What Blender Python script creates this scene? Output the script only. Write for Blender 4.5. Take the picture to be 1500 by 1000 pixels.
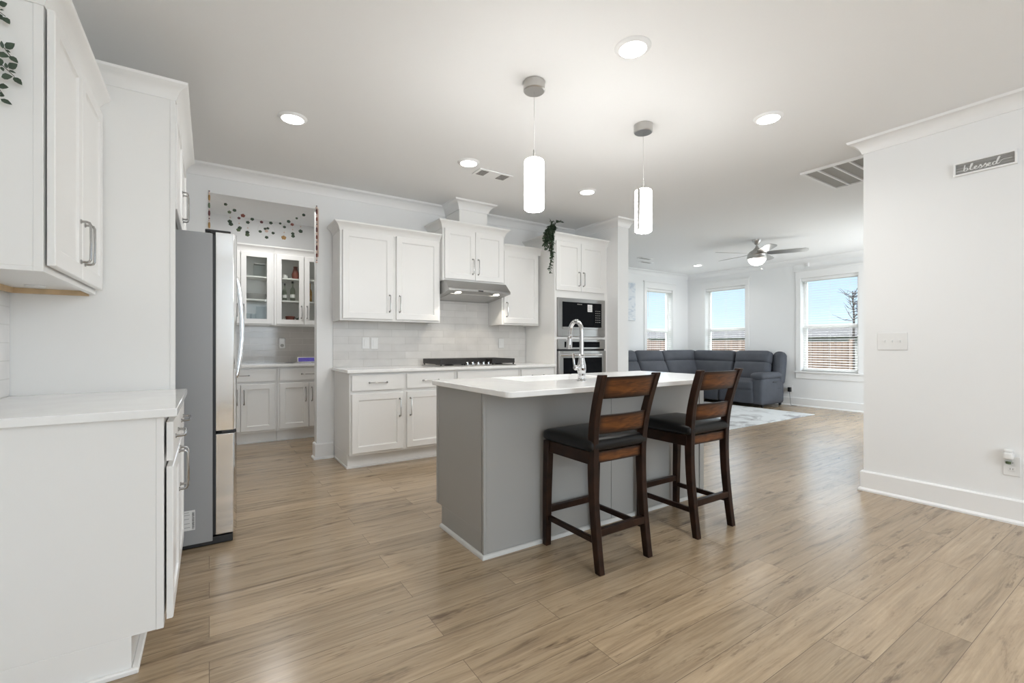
import bpy, bmesh, math, random
from mathutils import Vector, Matrix
for o in list(bpy.data.objects):
    bpy.data.objects.remove(o, do_unlink=True)
S = bpy.context.scene
COL = S.collection
R = math.radians
PI = math.pi

# ------------------------------------------------------------------ camera
F_PX = 671.9
cd = bpy.data.cameras.new('camera')
cd.sensor_width = 36.0
cd.lens = F_PX / 1500 * 36.0
cd.shift_y = 5.33 / 1500
cd.clip_start = 0.02
cam = bpy.data.objects.new('camera', cd)
COL.objects.link(cam)
cam.location = (0, 0, 1.14)
cam.rotation_euler = (PI / 2, 0, -R(90 - 56.574))
S.camera = cam

# ------------------------------------------------------------------ look
S.view_settings.view_transform = 'Standard'
S.view_settings.look = 'None'
S.view_settings.exposure = 0.13
S.view_settings.gamma = 1.0
S.view_settings.use_curve_mapping = False

# ------------------------------------------------------------------ world: pale blue sky, brighter overhead
W = bpy.data.worlds.new('sky')
S.world = W
W.use_nodes = True
wn = W.node_tree.nodes
wl = W.node_tree.links
bg = wn['Background']
tc = wn.new('ShaderNodeTexCoord')
sx = wn.new('ShaderNodeSeparateXYZ')
wl.new(tc.outputs['Generated'], sx.inputs[0])
rp = wn.new('ShaderNodeValToRGB')
rp.color_ramp.elements[0].position = 0.0
rp.color_ramp.elements[0].color = (0.66, 0.80, 0.93, 1)
rp.color_ramp.elements[1].position = 0.17
rp.color_ramp.elements[1].color = (0.50, 0.70, 0.90, 1)
e = rp.color_ramp.elements.new(0.40)
e.color = (1.0, 1.0, 1.0, 1)
wl.new(sx.outputs['Z'], rp.inputs[0])
wl.new(rp.outputs[0], bg.inputs[0])
st = wn.new('ShaderNodeMapRange')
st.inputs['From Min'].default_value = 0.15
st.inputs['From Max'].default_value = 0.5
st.inputs['To Min'].default_value = 1.22
st.inputs['To Max'].default_value = 8.0
wl.new(sx.outputs['Z'], st.inputs['Value'])
wl.new(st.outputs[0], bg.inputs[1])


def lamp(name, kind, loc, energy, color=(1, 1, 1), size=0.2, size_y=None, rot=(0, 0, 0), spread=None, shape=None):
    L = bpy.data.lights.new(name, kind)
    L.energy = energy
    L.color = color
    if kind == 'AREA':
        L.size = size
        if size_y:
            L.shape = 'RECTANGLE'
            L.size_y = size_y
        elif shape:
            L.shape = shape
        if spread:
            L.spread = spread
    elif kind in ('POINT', 'SPOT'):
        L.shadow_soft_size = size
    elif kind == 'SUN':
        L.angle = size
    o = bpy.data.objects.new(name, L)
    o.location = loc
    o.rotation_euler = rot
    COL.objects.link(o)
    return o


# sun behind the house, lights the garden fence only
sun = lamp('sun', 'SUN', (0, 0, 8), 0.5, (1, 0.96, 0.9), R(1.0))
sun.rotation_euler = Vector((0.62, -0.12, -0.72)).to_track_quat('-Z', 'Y').to_euler()
# daylight by the dining windows behind the camera; added fill at an unseen patio door
DAY = (0.80, 0.91, 1.0)
E_A, E_B, E_P, E_D = 45, 3, 52, 27
lamp('daylight_dining_a', 'AREA', (1.42, -3.42, 1.62), E_A, DAY, 1.5, 1.56, (R(90), 0, 0))
lamp('daylight_dining_b', 'AREA', (3.28, -3.42, 1.62), E_B, DAY, 1.5, 1.56, (R(90), 0, 0))
lamp('dining_ceiling_fill', 'POINT', (1.5, -1.9, 2.36), E_D, (0.93, 0.97, 1.0), 0.18)  # added fill near the ceiling, no fixture; softens the light
lamp('living_fill', 'AREA', (8.1, 1.47, 1.1), E_P, (0.84, 0.93, 1.0), 1.8, 2.0, (R(90), 0, 0))  # brightens the living room from an invented door opening

CAN = 5.2
CANF = 2.8
PEND = 7.0
PANT = 11.0
WARM = (1.0, 0.985, 0.96)
H = 2.74

# ------------------------------------------------------------------ materials
MATS = {}


def nodes_of(name):
    m = bpy.data.materials.new(name)
    m.use_nodes = True
    nt = m.node_tree
    b = nt.nodes['Principled BSDF']
    return m, nt, b


def mat(name, col, rough=0.5, metal=0.0, emit=None, es=0.0, spec=None, bump=0.0, bscale=40.0, var=0.0, vscale=6.0, coat=0.0, trans=0.0, alpha=None):
    m, nt, b = nodes_of(name)
    b.inputs['Base Color'].default_value = (*col, 1)
    b.inputs['Roughness'].default_value = rough
    b.inputs['Metallic'].default_value = metal
    if spec is not None:
        b.inputs['Specular IOR Level'].default_value = spec
    if coat:
        b.inputs['Coat Weight'].default_value = coat
        b.inputs['Coat Roughness'].default_value = 0.1
    if emit:
        b.inputs['Emission Color'].default_value = (*emit, 1)
        b.inputs['Emission Strength'].default_value = es
    if trans:
        b.inputs['Transmission Weight'].default_value = trans
    geo = None
    if var or bump:
        geo = nt.nodes.new('ShaderNodeTexCoord')
    if var:
        n = nt.nodes.new('ShaderNodeTexNoise')
        n.inputs['Scale'].default_value = vscale
        n.inputs['Detail'].default_value = 3
        nt.links.new(geo.outputs['Object'], n.inputs['Vector'])
        r = nt.nodes.new('ShaderNodeMapRange')
        r.inputs['From Min'].default_value = 0.3
        r.inputs['From Max'].default_value = 0.7
        r.inputs['To Min'].default_value = 1 - var
        r.inputs['To Max'].default_value = 1 + var
        nt.links.new(n.outputs['Fac'], r.inputs['Value'])
        mx = nt.nodes.new('ShaderNodeMix')
        mx.data_type = 'RGBA'
        mx.blend_type = 'MULTIPLY'
        mx.inputs['Factor'].default_value = 1
        mx.inputs['A'].default_value = (*col, 1)
        nt.links.new(r.outputs[0], mx.inputs['B'])
        nt.links.new(mx.outputs['Result'], b.inputs['Base Color'])
    if bump:
        n = nt.nodes.new('ShaderNodeTexNoise')
        n.inputs['Scale'].default_value = bscale
        n.inputs['Detail'].default_value = 2
        nt.links.new(geo.outputs['Object'], n.inputs['Vector'])
        bp = nt.nodes.new('ShaderNodeBump')
        bp.inputs['Strength'].default_value = bump
        bp.inputs['Distance'].default_value = 0.01
        nt.links.new(n.outputs['Fac'], bp.inputs['Height'])
        nt.links.new(bp.outputs[0], b.inputs['Normal'])
    MATS[name] = m
    return m


M_WALL = mat('wall_paint', (0.86, 0.865, 0.865), 0.55, bump=0.006, bscale=120)
M_CEIL = mat('ceiling_paint', (0.86, 0.86, 0.855), 0.7, bump=0.006, bscale=120)
M_TRIM = mat('trim_paint', (0.87, 0.87, 0.865), 0.35, bump=0.01)
M_CAB = mat('cabinet_paint', (0.855, 0.85, 0.835), 0.32, bump=0.01)
M_CABIN = mat('cabinet_interior', (0.74, 0.73, 0.70), 0.45, bump=0.01)
M_RAWWOOD = mat('raw_plywood_edge', (0.62, 0.45, 0.27), 0.6, var=0.12, vscale=20)
M_ISL = mat('island_paint', (0.36, 0.355, 0.34), 0.38, bump=0.01)
M_ISLT = mat('island_shoe_lit', (0.60, 0.595, 0.575), 0.35, bump=0.01)  # light on the molding's curved top put into a lighter grey
M_QTZ = mat('white_quartz', (0.89, 0.89, 0.88), 0.10, var=0.03, vscale=8)
M_STEEL = mat('stainless_steel', (0.42, 0.415, 0.405), 0.30, 1.0, bump=0.02, bscale=150)
M_STEELP = mat('polished_stainless', (0.84, 0.85, 0.86), 0.10, 1.0, bump=0.35, bscale=1.6)
for n_ in M_STEELP.node_tree.nodes:
    if n_.type == 'TEX_NOISE':
        n_.inputs['Detail'].default_value = 0.0
M_CHROME = mat('polished_chrome', (0.58, 0.58, 0.585), 0.06, 1.0, bump=0.005)
M_NICKEL = mat('brushed_nickel', (0.56, 0.55, 0.535), 0.30, 1.0, bump=0.01)
M_PULL = mat('pull_metal', (0.42, 0.415, 0.41), 0.18, 1.0, bump=0.005)
M_FRSIDE = mat('fridge_side_grey', (0.33, 0.335, 0.34), 0.42, bump=0.02, bscale=300)
M_BLACK = mat('black_plastic', (0.012, 0.012, 0.013), 0.4, bump=0.01)
M_BGLASS = mat('black_glass', (0.008, 0.009, 0.011), 0.06, spec=0.08, bump=0.002)
M_IRON = mat('cast_iron', (0.02, 0.018, 0.017), 0.5, bump=0.05, bscale=200)
M_PLATE = mat('white_plastic', (0.82, 0.82, 0.81), 0.3, bump=0.005)
M_CERAMIC = mat('white_ceramic', (0.86, 0.86, 0.85), 0.12, bump=0.003)
M_DKWOOD = mat('espresso_wood', (0.021, 0.0085, 0.0045), 0.38, var=0.5, vscale=14, spec=0.22)
M_LEATHER = mat('black_leather', (0.0055, 0.0055, 0.006), 0.30, spec=0.28, bump=0.12, bscale=160)
M_SOFA = mat('slate_fabric', (0.070, 0.076, 0.092), 0.75, bump=0.15, bscale=220, var=0.12, vscale=5)
M_SOFADK = mat('slate_fabric_seam', (0.030, 0.033, 0.040), 0.8, bump=0.1, bscale=200)
M_LEAF = mat('dark_green_leaf', (0.028, 0.052, 0.026), 0.5, var=0.35, vscale=30)
M_LEAF2 = mat('grey_green_leaf', (0.045, 0.072, 0.045), 0.5, var=0.35, vscale=25)
M_STEM = mat('brown_stem', (0.07, 0.055, 0.04), 0.7, var=0.2)
M_SLAT = mat('blind_white', (0.86, 0.86, 0.85), 0.4, bump=0.005)
M_VENT = mat('vent_filter_grey', (0.40, 0.395, 0.375), 0.8, bump=0.1, bscale=120)
M_VENTDK = mat('vent_opening_grey', (0.22, 0.21, 0.20), 0.7, bump=0.02)
M_LENS = mat('lit_lens', (0.9, 0.9, 0.9), 0.4, emit=(1, 0.97, 0.92), es=9.0, bump=0.001)
M_SHADE = mat('lit_opal_glass', (0.9, 0.9, 0.9), 0.25, emit=(1, 0.99, 0.97), es=19.0, bump=0.001)
M_HOODL = mat('hood_lamp', (0.9, 0.9, 0.9), 0.3, emit=(1, 0.93, 0.8), es=8.0, bump=0.001)
M_SCREEN = mat('lit_screen', (0.02, 0.02, 0.05), 0.1, emit=(0.055, 0.04, 0.20), es=1.0, var=0.5, vscale=30)
M_RED = mat('terracotta_red', (0.22, 0.055, 0.035), 0.4, var=0.2)
M_PURPLEDK = mat('maroon_bead', (0.12, 0.03, 0.035), 0.5, var=0.2)
M_GOLD = mat('gold_bead', (0.42, 0.24, 0.08), 0.4, var=0.2)
M_GREENB = mat('green_bead', (0.10, 0.14, 0.07), 0.5, var=0.2)
M_PINK = mat('pale_pink_bead', (0.72, 0.55, 0.47), 0.5, var=0.1)
M_LABEL = mat('label_paper', (0.78, 0.78, 0.77), 0.6, bump=0.005)
M_INK = mat('label_ink', (0.06, 0.06, 0.06), 0.6, bump=0.005)
M_LINK = mat('faint_label_print', (0.42, 0.42, 0.42), 0.6, bump=0.005)
M_OIL = mat('amber_liquid', (0.45, 0.25, 0.06), 0.1, bump=0.003)
M_ROOF = mat('dark_shingle', (0.020, 0.020, 0.023), 0.9, var=0.3, vscale=2)
M_SIDING = mat('pale_siding', (0.30, 0.30, 0.29), 0.7, var=0.05)
M_BARK = mat('grey_bark', (0.035, 0.03, 0.028), 0.9, var=0.3)
M_GRASS = mat('lawn_grass', (0.035, 0.06, 0.02), 0.9, var=0.3, vscale=3)
M_BUSH = mat('bush_green', (0.06, 0.085, 0.02), 0.8, var=0.4, vscale=12)
M_BLUEB = mat('blue_grey_paint', (0.04, 0.055, 0.10), 0.5, var=0.1)


def thin_glass(name, tint=(1, 1, 1), ior_fac=0.08):
    m = bpy.data.materials.new(name)
    m.use_nodes = True
    nt = m.node_tree
    nt.nodes.remove(nt.nodes['Principled BSDF'])
    out = nt.nodes['Material Output']
    tr = nt.nodes.new('ShaderNodeBsdfTransparent')
    tr.inputs[0].default_value = (*tint, 1)
    gl = nt.nodes.new('ShaderNodeBsdfGlossy')
    gl.inputs['Roughness'].default_value = 0.03
    fr = nt.nodes.new('ShaderNodeFresnel')
    fr.inputs['IOR'].default_value = 1.35
    mx = nt.nodes.new('ShaderNodeMixShader')
    ge = nt.nodes.new('ShaderNodeNewGeometry')
    iv = nt.nodes.new('ShaderNodeMath')
    iv.operation = 'SUBTRACT'
    iv.inputs[0].default_value = 1.0
    nt.links.new(ge.outputs['Backfacing'], iv.inputs[1])
    ml = nt.nodes.new('ShaderNodeMath')
    ml.operation = 'MULTIPLY'
    nt.links.new(fr.outputs[0], ml.inputs[0])
    nt.links.new(iv.outputs[0], ml.inputs[1])
    nt.links.new(ml.outputs[0], mx.inputs[0])
    nt.links.new(tr.outputs[0], mx.inputs[1])
    nt.links.new(gl.outputs[0], mx.inputs[2])
    nt.links.new(mx.outputs[0], out.inputs[0])
    return m


M_GLASS = thin_glass('window_glass', (0.97, 0.985, 0.99))
M_CGLASS = thin_glass('cabinet_glass', (0.93, 0.94, 0.93))
M_BOTTLE = thin_glass('bottle_glass', (0.72, 0.76, 0.70))
M_CLEAR = thin_glass('clear_plastic', (0.90, 0.92, 0.92))


def floor_mat():
    m, nt, b = nodes_of('oak_plank_floor')
    N, Lk = nt.nodes.new, nt.links.new
    g = N('ShaderNodeNewGeometry')
    br = N('ShaderNodeTexBrick')
    br.offset = 0.37
    br.offset_frequency = 2
    br.inputs['Scale'].default_value = 1.0
    br.inputs['Brick Width'].default_value = 1.22
    br.inputs['Row Height'].default_value = 0.165
    br.inputs['Mortar Size'].default_value = 0.0011
    br.inputs['Mortar Smooth'].default_value = 0.1
    br.inputs['Color1'].default_value = (0, 0, 0, 1)
    br.inputs['Color2'].default_value = (1, 1, 1, 1)
    br.inputs['Mortar'].default_value = (0.5, 0.5, 0.5, 1)
    Lk(g.outputs['Position'], br.inputs['Vector'])
    # grain coordinates, shifted per plank
    mp = N('ShaderNodeMapping')
    mp.inputs['Scale'].default_value = (0.9, 8.0, 1.0)
    Lk(g.outputs['Position'], mp.inputs['Vector'])
    ad = N('ShaderNodeVectorMath')
    ad.operation = 'MULTIPLY_ADD'
    Lk(br.outputs['Color'], ad.inputs[0])
    ad.inputs[1].default_value = (37.0, 53.0, 91.0)
    Lk(mp.outputs[0], ad.inputs[2])
    n1 = N('ShaderNodeTexNoise')
    n1.inputs['Scale'].default_value = 1.7
    n1.inputs['Detail'].default_value = 5
    n1.inputs['Roughness'].default_value = 0.68
    n1.inputs['Distortion'].default_value = 1.1
    Lk(ad.outputs[0], n1.inputs['Vector'])
    n2 = N('ShaderNodeTexNoise')
    n2.inputs['Scale'].default_value = 9.0
    n2.inputs['Detail'].default_value = 6
    n2.inputs['Roughness'].default_value = 0.66
    n2.inputs['Distortion'].default_value = 0.15
    mp2 = N('ShaderNodeMapping')
    mp2.inputs['Scale'].default_value = (0.22, 1.0, 1.0)
    Lk(ad.outputs[0], mp2.inputs['Vector'])
    Lk(mp2.outputs[0], n2.inputs['Vector'])
    rp = N('ShaderNodeValToRGB')
    cr = rp.color_ramp
    cr.elements[0].position = 0.25
    cr.elements[0].color = (0.182, 0.126, 0.078, 1)
    cr.elements[1].position = 0.72
    cr.elements[1].color = (0.465, 0.355, 0.236, 1)
    e = cr.elements.new(0.44)
    e.color = (0.365, 0.270, 0.173, 1)
    Lk(n1.outputs['Fac'], rp.inputs[0])
    # fine streaks
    r2 = N('ShaderNodeMapRange')
    r2.inputs['From Min'].default_value = 0.3
    r2.inputs['From Max'].default_value = 0.7
    r2.inputs['To Min'].default_value = 0.80
    r2.inputs['To Max'].default_value = 1.13
    Lk(n2.outputs['Fac'], r2.inputs['Value'])
    m1 = N('ShaderNodeMix')
    m1.data_type = 'RGBA'
    m1.blend_type = 'MULTIPLY'
    m1.inputs['Factor'].default_value = 1
    Lk(rp.outputs[0], m1.inputs['A'])
    Lk(r2.outputs[0], m1.inputs['B'])
    # per plank tint
    r3 = N('ShaderNodeMapRange')
    r3.inputs['To Min'].default_value = 0.87
    r3.inputs['To Max'].default_value = 1.10
    Lk(br.outputs['Color'], r3.inputs['Value'])
    m2 = N('ShaderNodeMix')
    m2.data_type = 'RGBA'
    m2.blend_type = 'MULTIPLY'
    m2.inputs['Factor'].default_value = 1
    Lk(m1.outputs['Result'], m2.inputs['A'])
    Lk(r3.outputs[0], m2.inputs['B'])
    # saw marks / knots: dark short flecks
    mp3 = N('ShaderNodeMapping')
    mp3.inputs['Scale'].default_value = (3.2, 2.2, 1.0)
    Lk(ad.outputs[0], mp3.inputs['Vector'])
    n3 = N('ShaderNodeTexNoise')
    n3.inputs['Scale'].default_value = 1.0
    n3.inputs['Detail'].default_value = 4
    n3.inputs['Roughness'].default_value = 0.75
    Lk(mp3.outputs[0], n3.inputs['Vector'])
    r4 = N('ShaderNodeMapRange')
    r4.inputs['From Min'].default_value = 0.58
    r4.inputs['From Max'].default_value = 0.72
    r4.inputs['To Min'].default_value = 0.0
    r4.inputs['To Max'].default_value = 0.75
    Lk(n3.outputs['Fac'], r4.inputs['Value'])
    m3 = N('ShaderNodeMix')
    m3.data_type = 'RGBA'
    m3.inputs['B'].default_value = (0.10, 0.065, 0.042, 1)
    Lk(r4.outputs[0], m3.inputs['Factor'])
    Lk(m2.outputs['Result'], m3.inputs['A'])
    # seams
    m4 = N('ShaderNodeMix')
    m4.data_type = 'RGBA'
    m4.inputs['B'].default_value = (0.12, 0.085, 0.06, 1)
    mf = N('ShaderNodeMath')
    mf.operation = 'MULTIPLY'
    mf.inputs[1].default_value = 0.8
    Lk(br.outputs['Fac'], mf.inputs[0])
    Lk(mf.outputs[0], m4.inputs['Factor'])
    Lk(m3.outputs['Result'], m4.inputs['A'])
    Lk(m4.outputs['Result'], b.inputs['Base Color'])
    rr = N('ShaderNodeMapRange')
    rr.inputs['To Min'].default_value = 0.18
    rr.inputs['To Max'].default_value = 0.28
    Lk(n2.outputs['Fac'], rr.inputs['Value'])
    Lk(rr.outputs[0], b.inputs['Roughness'])
    bp = N('ShaderNodeBump')
    b.inputs['Specular IOR Level'].default_value = 0.6
    bp.inputs['Strength'].default_value = 0.03
    bp.inputs['Distance'].default_value = 0.002
    Lk(n2.outputs['Fac'], bp.inputs['Height'])
    Lk(bp.outputs[0], b.inputs['Normal'])
    return m


def tile_mat(name, ax, c1, c2, grout, w=0.305, h=0.0795, off=(0.0, 0.0)):
    m, nt, b = nodes_of(name)
    N, Lk = nt.nodes.new, nt.links.new
    g = N('ShaderNodeNewGeometry')
    s = N('ShaderNodeSeparateXYZ')
    Lk(g.outputs['Position'], s.inputs[0])
    c = N('ShaderNodeCombineXYZ')
    for i, (src, o) in enumerate(((ax, off[0]), ('Z', off[1]))):
        a = N('ShaderNodeMath')
        a.operation = 'ADD'
        a.inputs[1].default_value = o
        Lk(s.outputs[src], a.inputs[0])
        Lk(a.outputs[0], c.inputs[i])
    br = N('ShaderNodeTexBrick')
    br.offset = 0.5
    br.inputs['Scale'].default_value = 1.0
    br.inputs['Brick Width'].default_value = w
    br.inputs['Row Height'].default_value = h
    br.inputs['Mortar Size'].default_value = 0.0022
    br.inputs['Color1'].default_value = (*c1, 1)
    br.inputs['Color2'].default_value = (*c2, 1)
    br.inputs['Mortar'].default_value = (*grout, 1)
    Lk(c.outputs[0], br.inputs['Vector'])
    n = N('ShaderNodeTexNoise')
    n.inputs['Scale'].default_value = 5
    n.inputs['Detail'].default_value = 4
    Lk(c.outputs[0], n.inputs['Vector'])
    r = N('ShaderNodeMapRange')
    r.inputs['From Min'].default_value = 0.3
    r.inputs['From Max'].default_value = 0.7
    r.inputs['To Min'].default_value = 0.93
    r.inputs['To Max'].default_value = 1.06
    Lk(n.outputs['Fac'], r.inputs['Value'])
    mx = N('ShaderNodeMix')
    mx.data_type = 'RGBA'
    mx.blend_type = 'MULTIPLY'
    mx.inputs['Factor'].default_value = 1
    Lk(br.outputs['Color'], mx.inputs['A'])
    Lk(r.outputs[0], mx.inputs['B'])
    Lk(mx.outputs['Result'], b.inputs['Base Color'])
    b.inputs['Roughness'].default_value = 0.14
    bp = N('ShaderNodeBump')
    bp.invert = True
    bp.inputs['Strength'].default_value = 0.5
    bp.inputs['Distance'].default_value = 0.002
    Lk(br.outputs['Fac'], bp.inputs['Height'])
    Lk(bp.outputs[0], b.inputs['Normal'])
    return m


def burnished_mat():
    """amber slat wood with the dark burnished border of the finish"""
    m, nt, b = nodes_of('burnished_slat_wood')
    N, Lk = nt.nodes.new, nt.links.new
    t = N('ShaderNodeTexCoord')
    s = N('ShaderNodeSeparateXYZ')
    Lk(t.outputs['Generated'], s.inputs[0])
    facs = []
    for ax, w in (('X', 0.15), ('Z', 0.30)):
        a = N('ShaderNodeMath'); a.operation = 'SUBTRACT'; a.inputs[1].default_value = 0.5
        Lk(s.outputs[ax], a.inputs[0])
        ab = N('ShaderNodeMath'); ab.operation = 'ABSOLUTE'
        Lk(a.outputs[0], ab.inputs[0])
        r = N('ShaderNodeMapRange')
        r.interpolation_type = 'SMOOTHSTEP'
        r.inputs['From Min'].default_value = 0.5
        r.inputs['From Max'].default_value = 0.5 - w
        Lk(ab.outputs[0], r.inputs['Value'])
        facs.append(r)
    mu = N('ShaderNodeMath'); mu.operation = 'MULTIPLY'
    Lk(facs[0].outputs[0], mu.inputs[0]); Lk(facs[1].outputs[0], mu.inputs[1])
    mp = N('ShaderNodeMapping')
    mp.inputs['Scale'].default_value = (3, 3, 26)
    Lk(t.outputs['Object'], mp.inputs['Vector'])
    n = N('ShaderNodeTexNoise')
    n.inputs['Scale'].default_value = 2.2
    n.inputs['Detail'].default_value = 5
    n.inputs['Distortion'].default_value = 1.2
    Lk(mp.outputs[0], n.inputs['Vector'])
    rp = N('ShaderNodeValToRGB')
    rp.color_ramp.elements[0].position = 0.3
    rp.color_ramp.elements[0].color = (0.045, 0.014, 0.004, 1)
    rp.color_ramp.elements[1].position = 0.7
    rp.color_ramp.elements[1].color = (0.19, 0.066, 0.016, 1)
    Lk(n.outputs['Fac'], rp.inputs[0])
    mx = N('ShaderNodeMix'); mx.data_type = 'RGBA'
    mx.inputs['A'].default_value = (0.011, 0.005, 0.003, 1)
    Lk(mu.outputs[0], mx.inputs['Factor'])
    Lk(rp.outputs[0], mx.inputs['B'])
    Lk(mx.outputs['Result'], b.inputs['Base Color'])
    b.inputs['Roughness'].default_value = 0.36
    b.inputs['Specular IOR Level'].default_value = 0.25
    return m


def rug_mat():
    m, nt, b = nodes_of('abstract_rug')
    N, Lk = nt.nodes.new, nt.links.new
    g = N('ShaderNodeNewGeometry')
    n = N('ShaderNodeTexNoise')
    n.inputs['Scale'].default_value = 1.6
    n.inputs['Detail'].default_value = 8
    n.inputs['Roughness'].default_value = 0.68
    n.inputs['Distortion'].default_value = 1.4
    Lk(g.outputs['Position'], n.inputs['Vector'])
    rp = N('ShaderNodeValToRGB')
    rp.color_ramp.elements[0].position = 0.34
    rp.color_ramp.elements[0].color = (0.27, 0.27, 0.28, 1)
    rp.color_ramp.elements[1].position = 0.50
    rp.color_ramp.elements[1].color = (0.63, 0.65, 0.66, 1)
    Lk(n.outputs['Fac'], rp.inputs[0])
    Lk(rp.outputs[0], b.inputs['Base Color'])
    b.inputs['Roughness'].default_value = 0.95
    return m


def art_mat():
    m, nt, b = nodes_of('pale_abstract_canvas')
    N, Lk = nt.nodes.new, nt.links.new
    t = N('ShaderNodeTexCoord')
    mp = N('ShaderNodeMapping')
    mp.inputs['Rotation'].default_value = (0, R(40), 0)
    mp.inputs['Scale'].default_value = (1, 1, 3)
    Lk(t.outputs['Object'], mp.inputs['Vector'])
    n = N('ShaderNodeTexNoise')
    n.inputs['Scale'].default_value = 2.5
    n.inputs['Detail'].default_value = 5
    n.inputs['Distortion'].default_value = 2
    Lk(mp.outputs[0], n.inputs['Vector'])
    rp = N('ShaderNodeValToRGB')
    rp.color_ramp.elements[0].position = 0.36
    rp.color_ramp.elements[0].color = (0.56, 0.62, 0.69, 1)
    rp.color_ramp.elements[1].position = 0.52
    rp.color_ramp.elements[1].color = (0.76, 0.79, 0.82, 1)
    Lk(n.outputs['Fac'], rp.inputs[0])
    Lk(rp.outputs[0], b.inputs['Base Color'])
    b.inputs['Roughness'].default_value = 0.8
    return m


def plank_mat(name, c, axis, w):
    """upright boards: colour varies per board, dark joints"""
    m, nt, b = nodes_of(name)
    N, Lk = nt.nodes.new, nt.links.new
    g = N('ShaderNodeNewGeometry')
    s = N('ShaderNodeSeparateXYZ')
    Lk(g.outputs['Position'], s.inputs[0])
    cb = N('ShaderNodeCombineXYZ')
    Lk(s.outputs['Z'], cb.inputs[0])
    Lk(s.outputs[axis], cb.inputs[1])
    br = N('ShaderNodeTexBrick')
    br.inputs['Scale'].default_value = 1
    br.inputs['Brick Width'].default_value = 9.0
    br.inputs['Row Height'].default_value = w
    br.inputs['Mortar Size'].default_value = 0.006
    br.inputs['Color1'].default_value = (c[0] * .8, c[1] * .8, c[2] * .8, 1)
    br.inputs['Color2'].default_value = (c[0] * 1.15, c[1] * 1.12, c[2] * 1.1, 1)
    br.inputs['Mortar'].default_value = (c[0] * .25, c[1] * .25, c[2] * .25, 1)
    Lk(cb.outputs[0], br.inputs['Vector'])
    Lk(br.outputs['Color'], b.inputs['Base Color'])
    b.inputs['Roughness'].default_value = 0.85
    return m


def sign_mat():
    m, nt, b = nodes_of('grey_weathered_board')
    N, Lk = nt.nodes.new, nt.links.new
    t = N('ShaderNodeTexCoord')
    mp = N('ShaderNodeMapping')
    mp.inputs['Scale'].default_value = (1, 3, 60)
    Lk(t.outputs['Object'], mp.inputs['Vector'])
    n = N('ShaderNodeTexNoise')
    n.inputs['Scale'].default_value = 2
    n.inputs['Detail'].default_value = 4
    Lk(mp.outputs[0], n.inputs['Vector'])
    rp = N('ShaderNodeValToRGB')
    rp.color_ramp.elements[0].position = 0.3
    rp.color_ramp.elements[0].color = (0.20, 0.195, 0.185, 1)
    rp.color_ramp.elements[1].position = 0.75
    rp.color_ramp.elements[1].color = (0.40, 0.395, 0.385, 1)
    Lk(n.outputs['Fac'], rp.inputs[0])
    Lk(rp.outputs[0], b.inputs['Base Color'])
    b.inputs['Roughness'].default_value = 0.7
    return m


M_FLOOR = floor_mat()
M_TILE = tile_mat('backsplash_tile', 'X', (0.655, 0.64, 0.62), (0.715, 0.70, 0.68), (0.60, 0.585, 0.56), off=(0.02, -0.914 + 0.002 + 0.0795 * 20))
M_TILEL = tile_mat('side_backsplash_tile', 'Y', (0.68, 0.67, 0.66), (0.74, 0.73, 0.72), (0.62, 0.61, 0.59), off=(0.1, -0.912 + 0.0795 * 20))
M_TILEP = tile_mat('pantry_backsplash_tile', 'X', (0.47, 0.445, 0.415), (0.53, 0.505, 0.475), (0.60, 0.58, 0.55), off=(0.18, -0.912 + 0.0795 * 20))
M_AMBER = burnished_mat()
M_RUG = rug_mat()
M_ART = art_mat()
M_FENCE = plank_mat('cedar_fence_boards', (0.150, 0.105, 0.080), 'Y', 0.14)
M_FENCEX = plank_mat('cedar_fence_boards_rear', (0.150, 0.100, 0.076), 'X', 0.14)
M_FENCEG = plank_mat('weathered_fence_boards', (0.150, 0.142, 0.132), 'Y', 0.14)
M_SIGN = sign_mat()

# ------------------------------------------------------------------ mesh builder
FR = {  # facing: (u axis = viewer's right, outward normal)
    '-Y': (Vector((1, 0, 0)), Vector((0, -1, 0))),
    '+Y': (Vector((-1, 0, 0)), Vector((0, 1, 0))),
    '+X': (Vector((0, 1, 0)), Vector((1, 0, 0))),
    '-X': (Vector((0, -1, 0)), Vector((-1, 0, 0))),
}
ZV = Vector((0, 0, 1))
WLOC = {}


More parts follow.
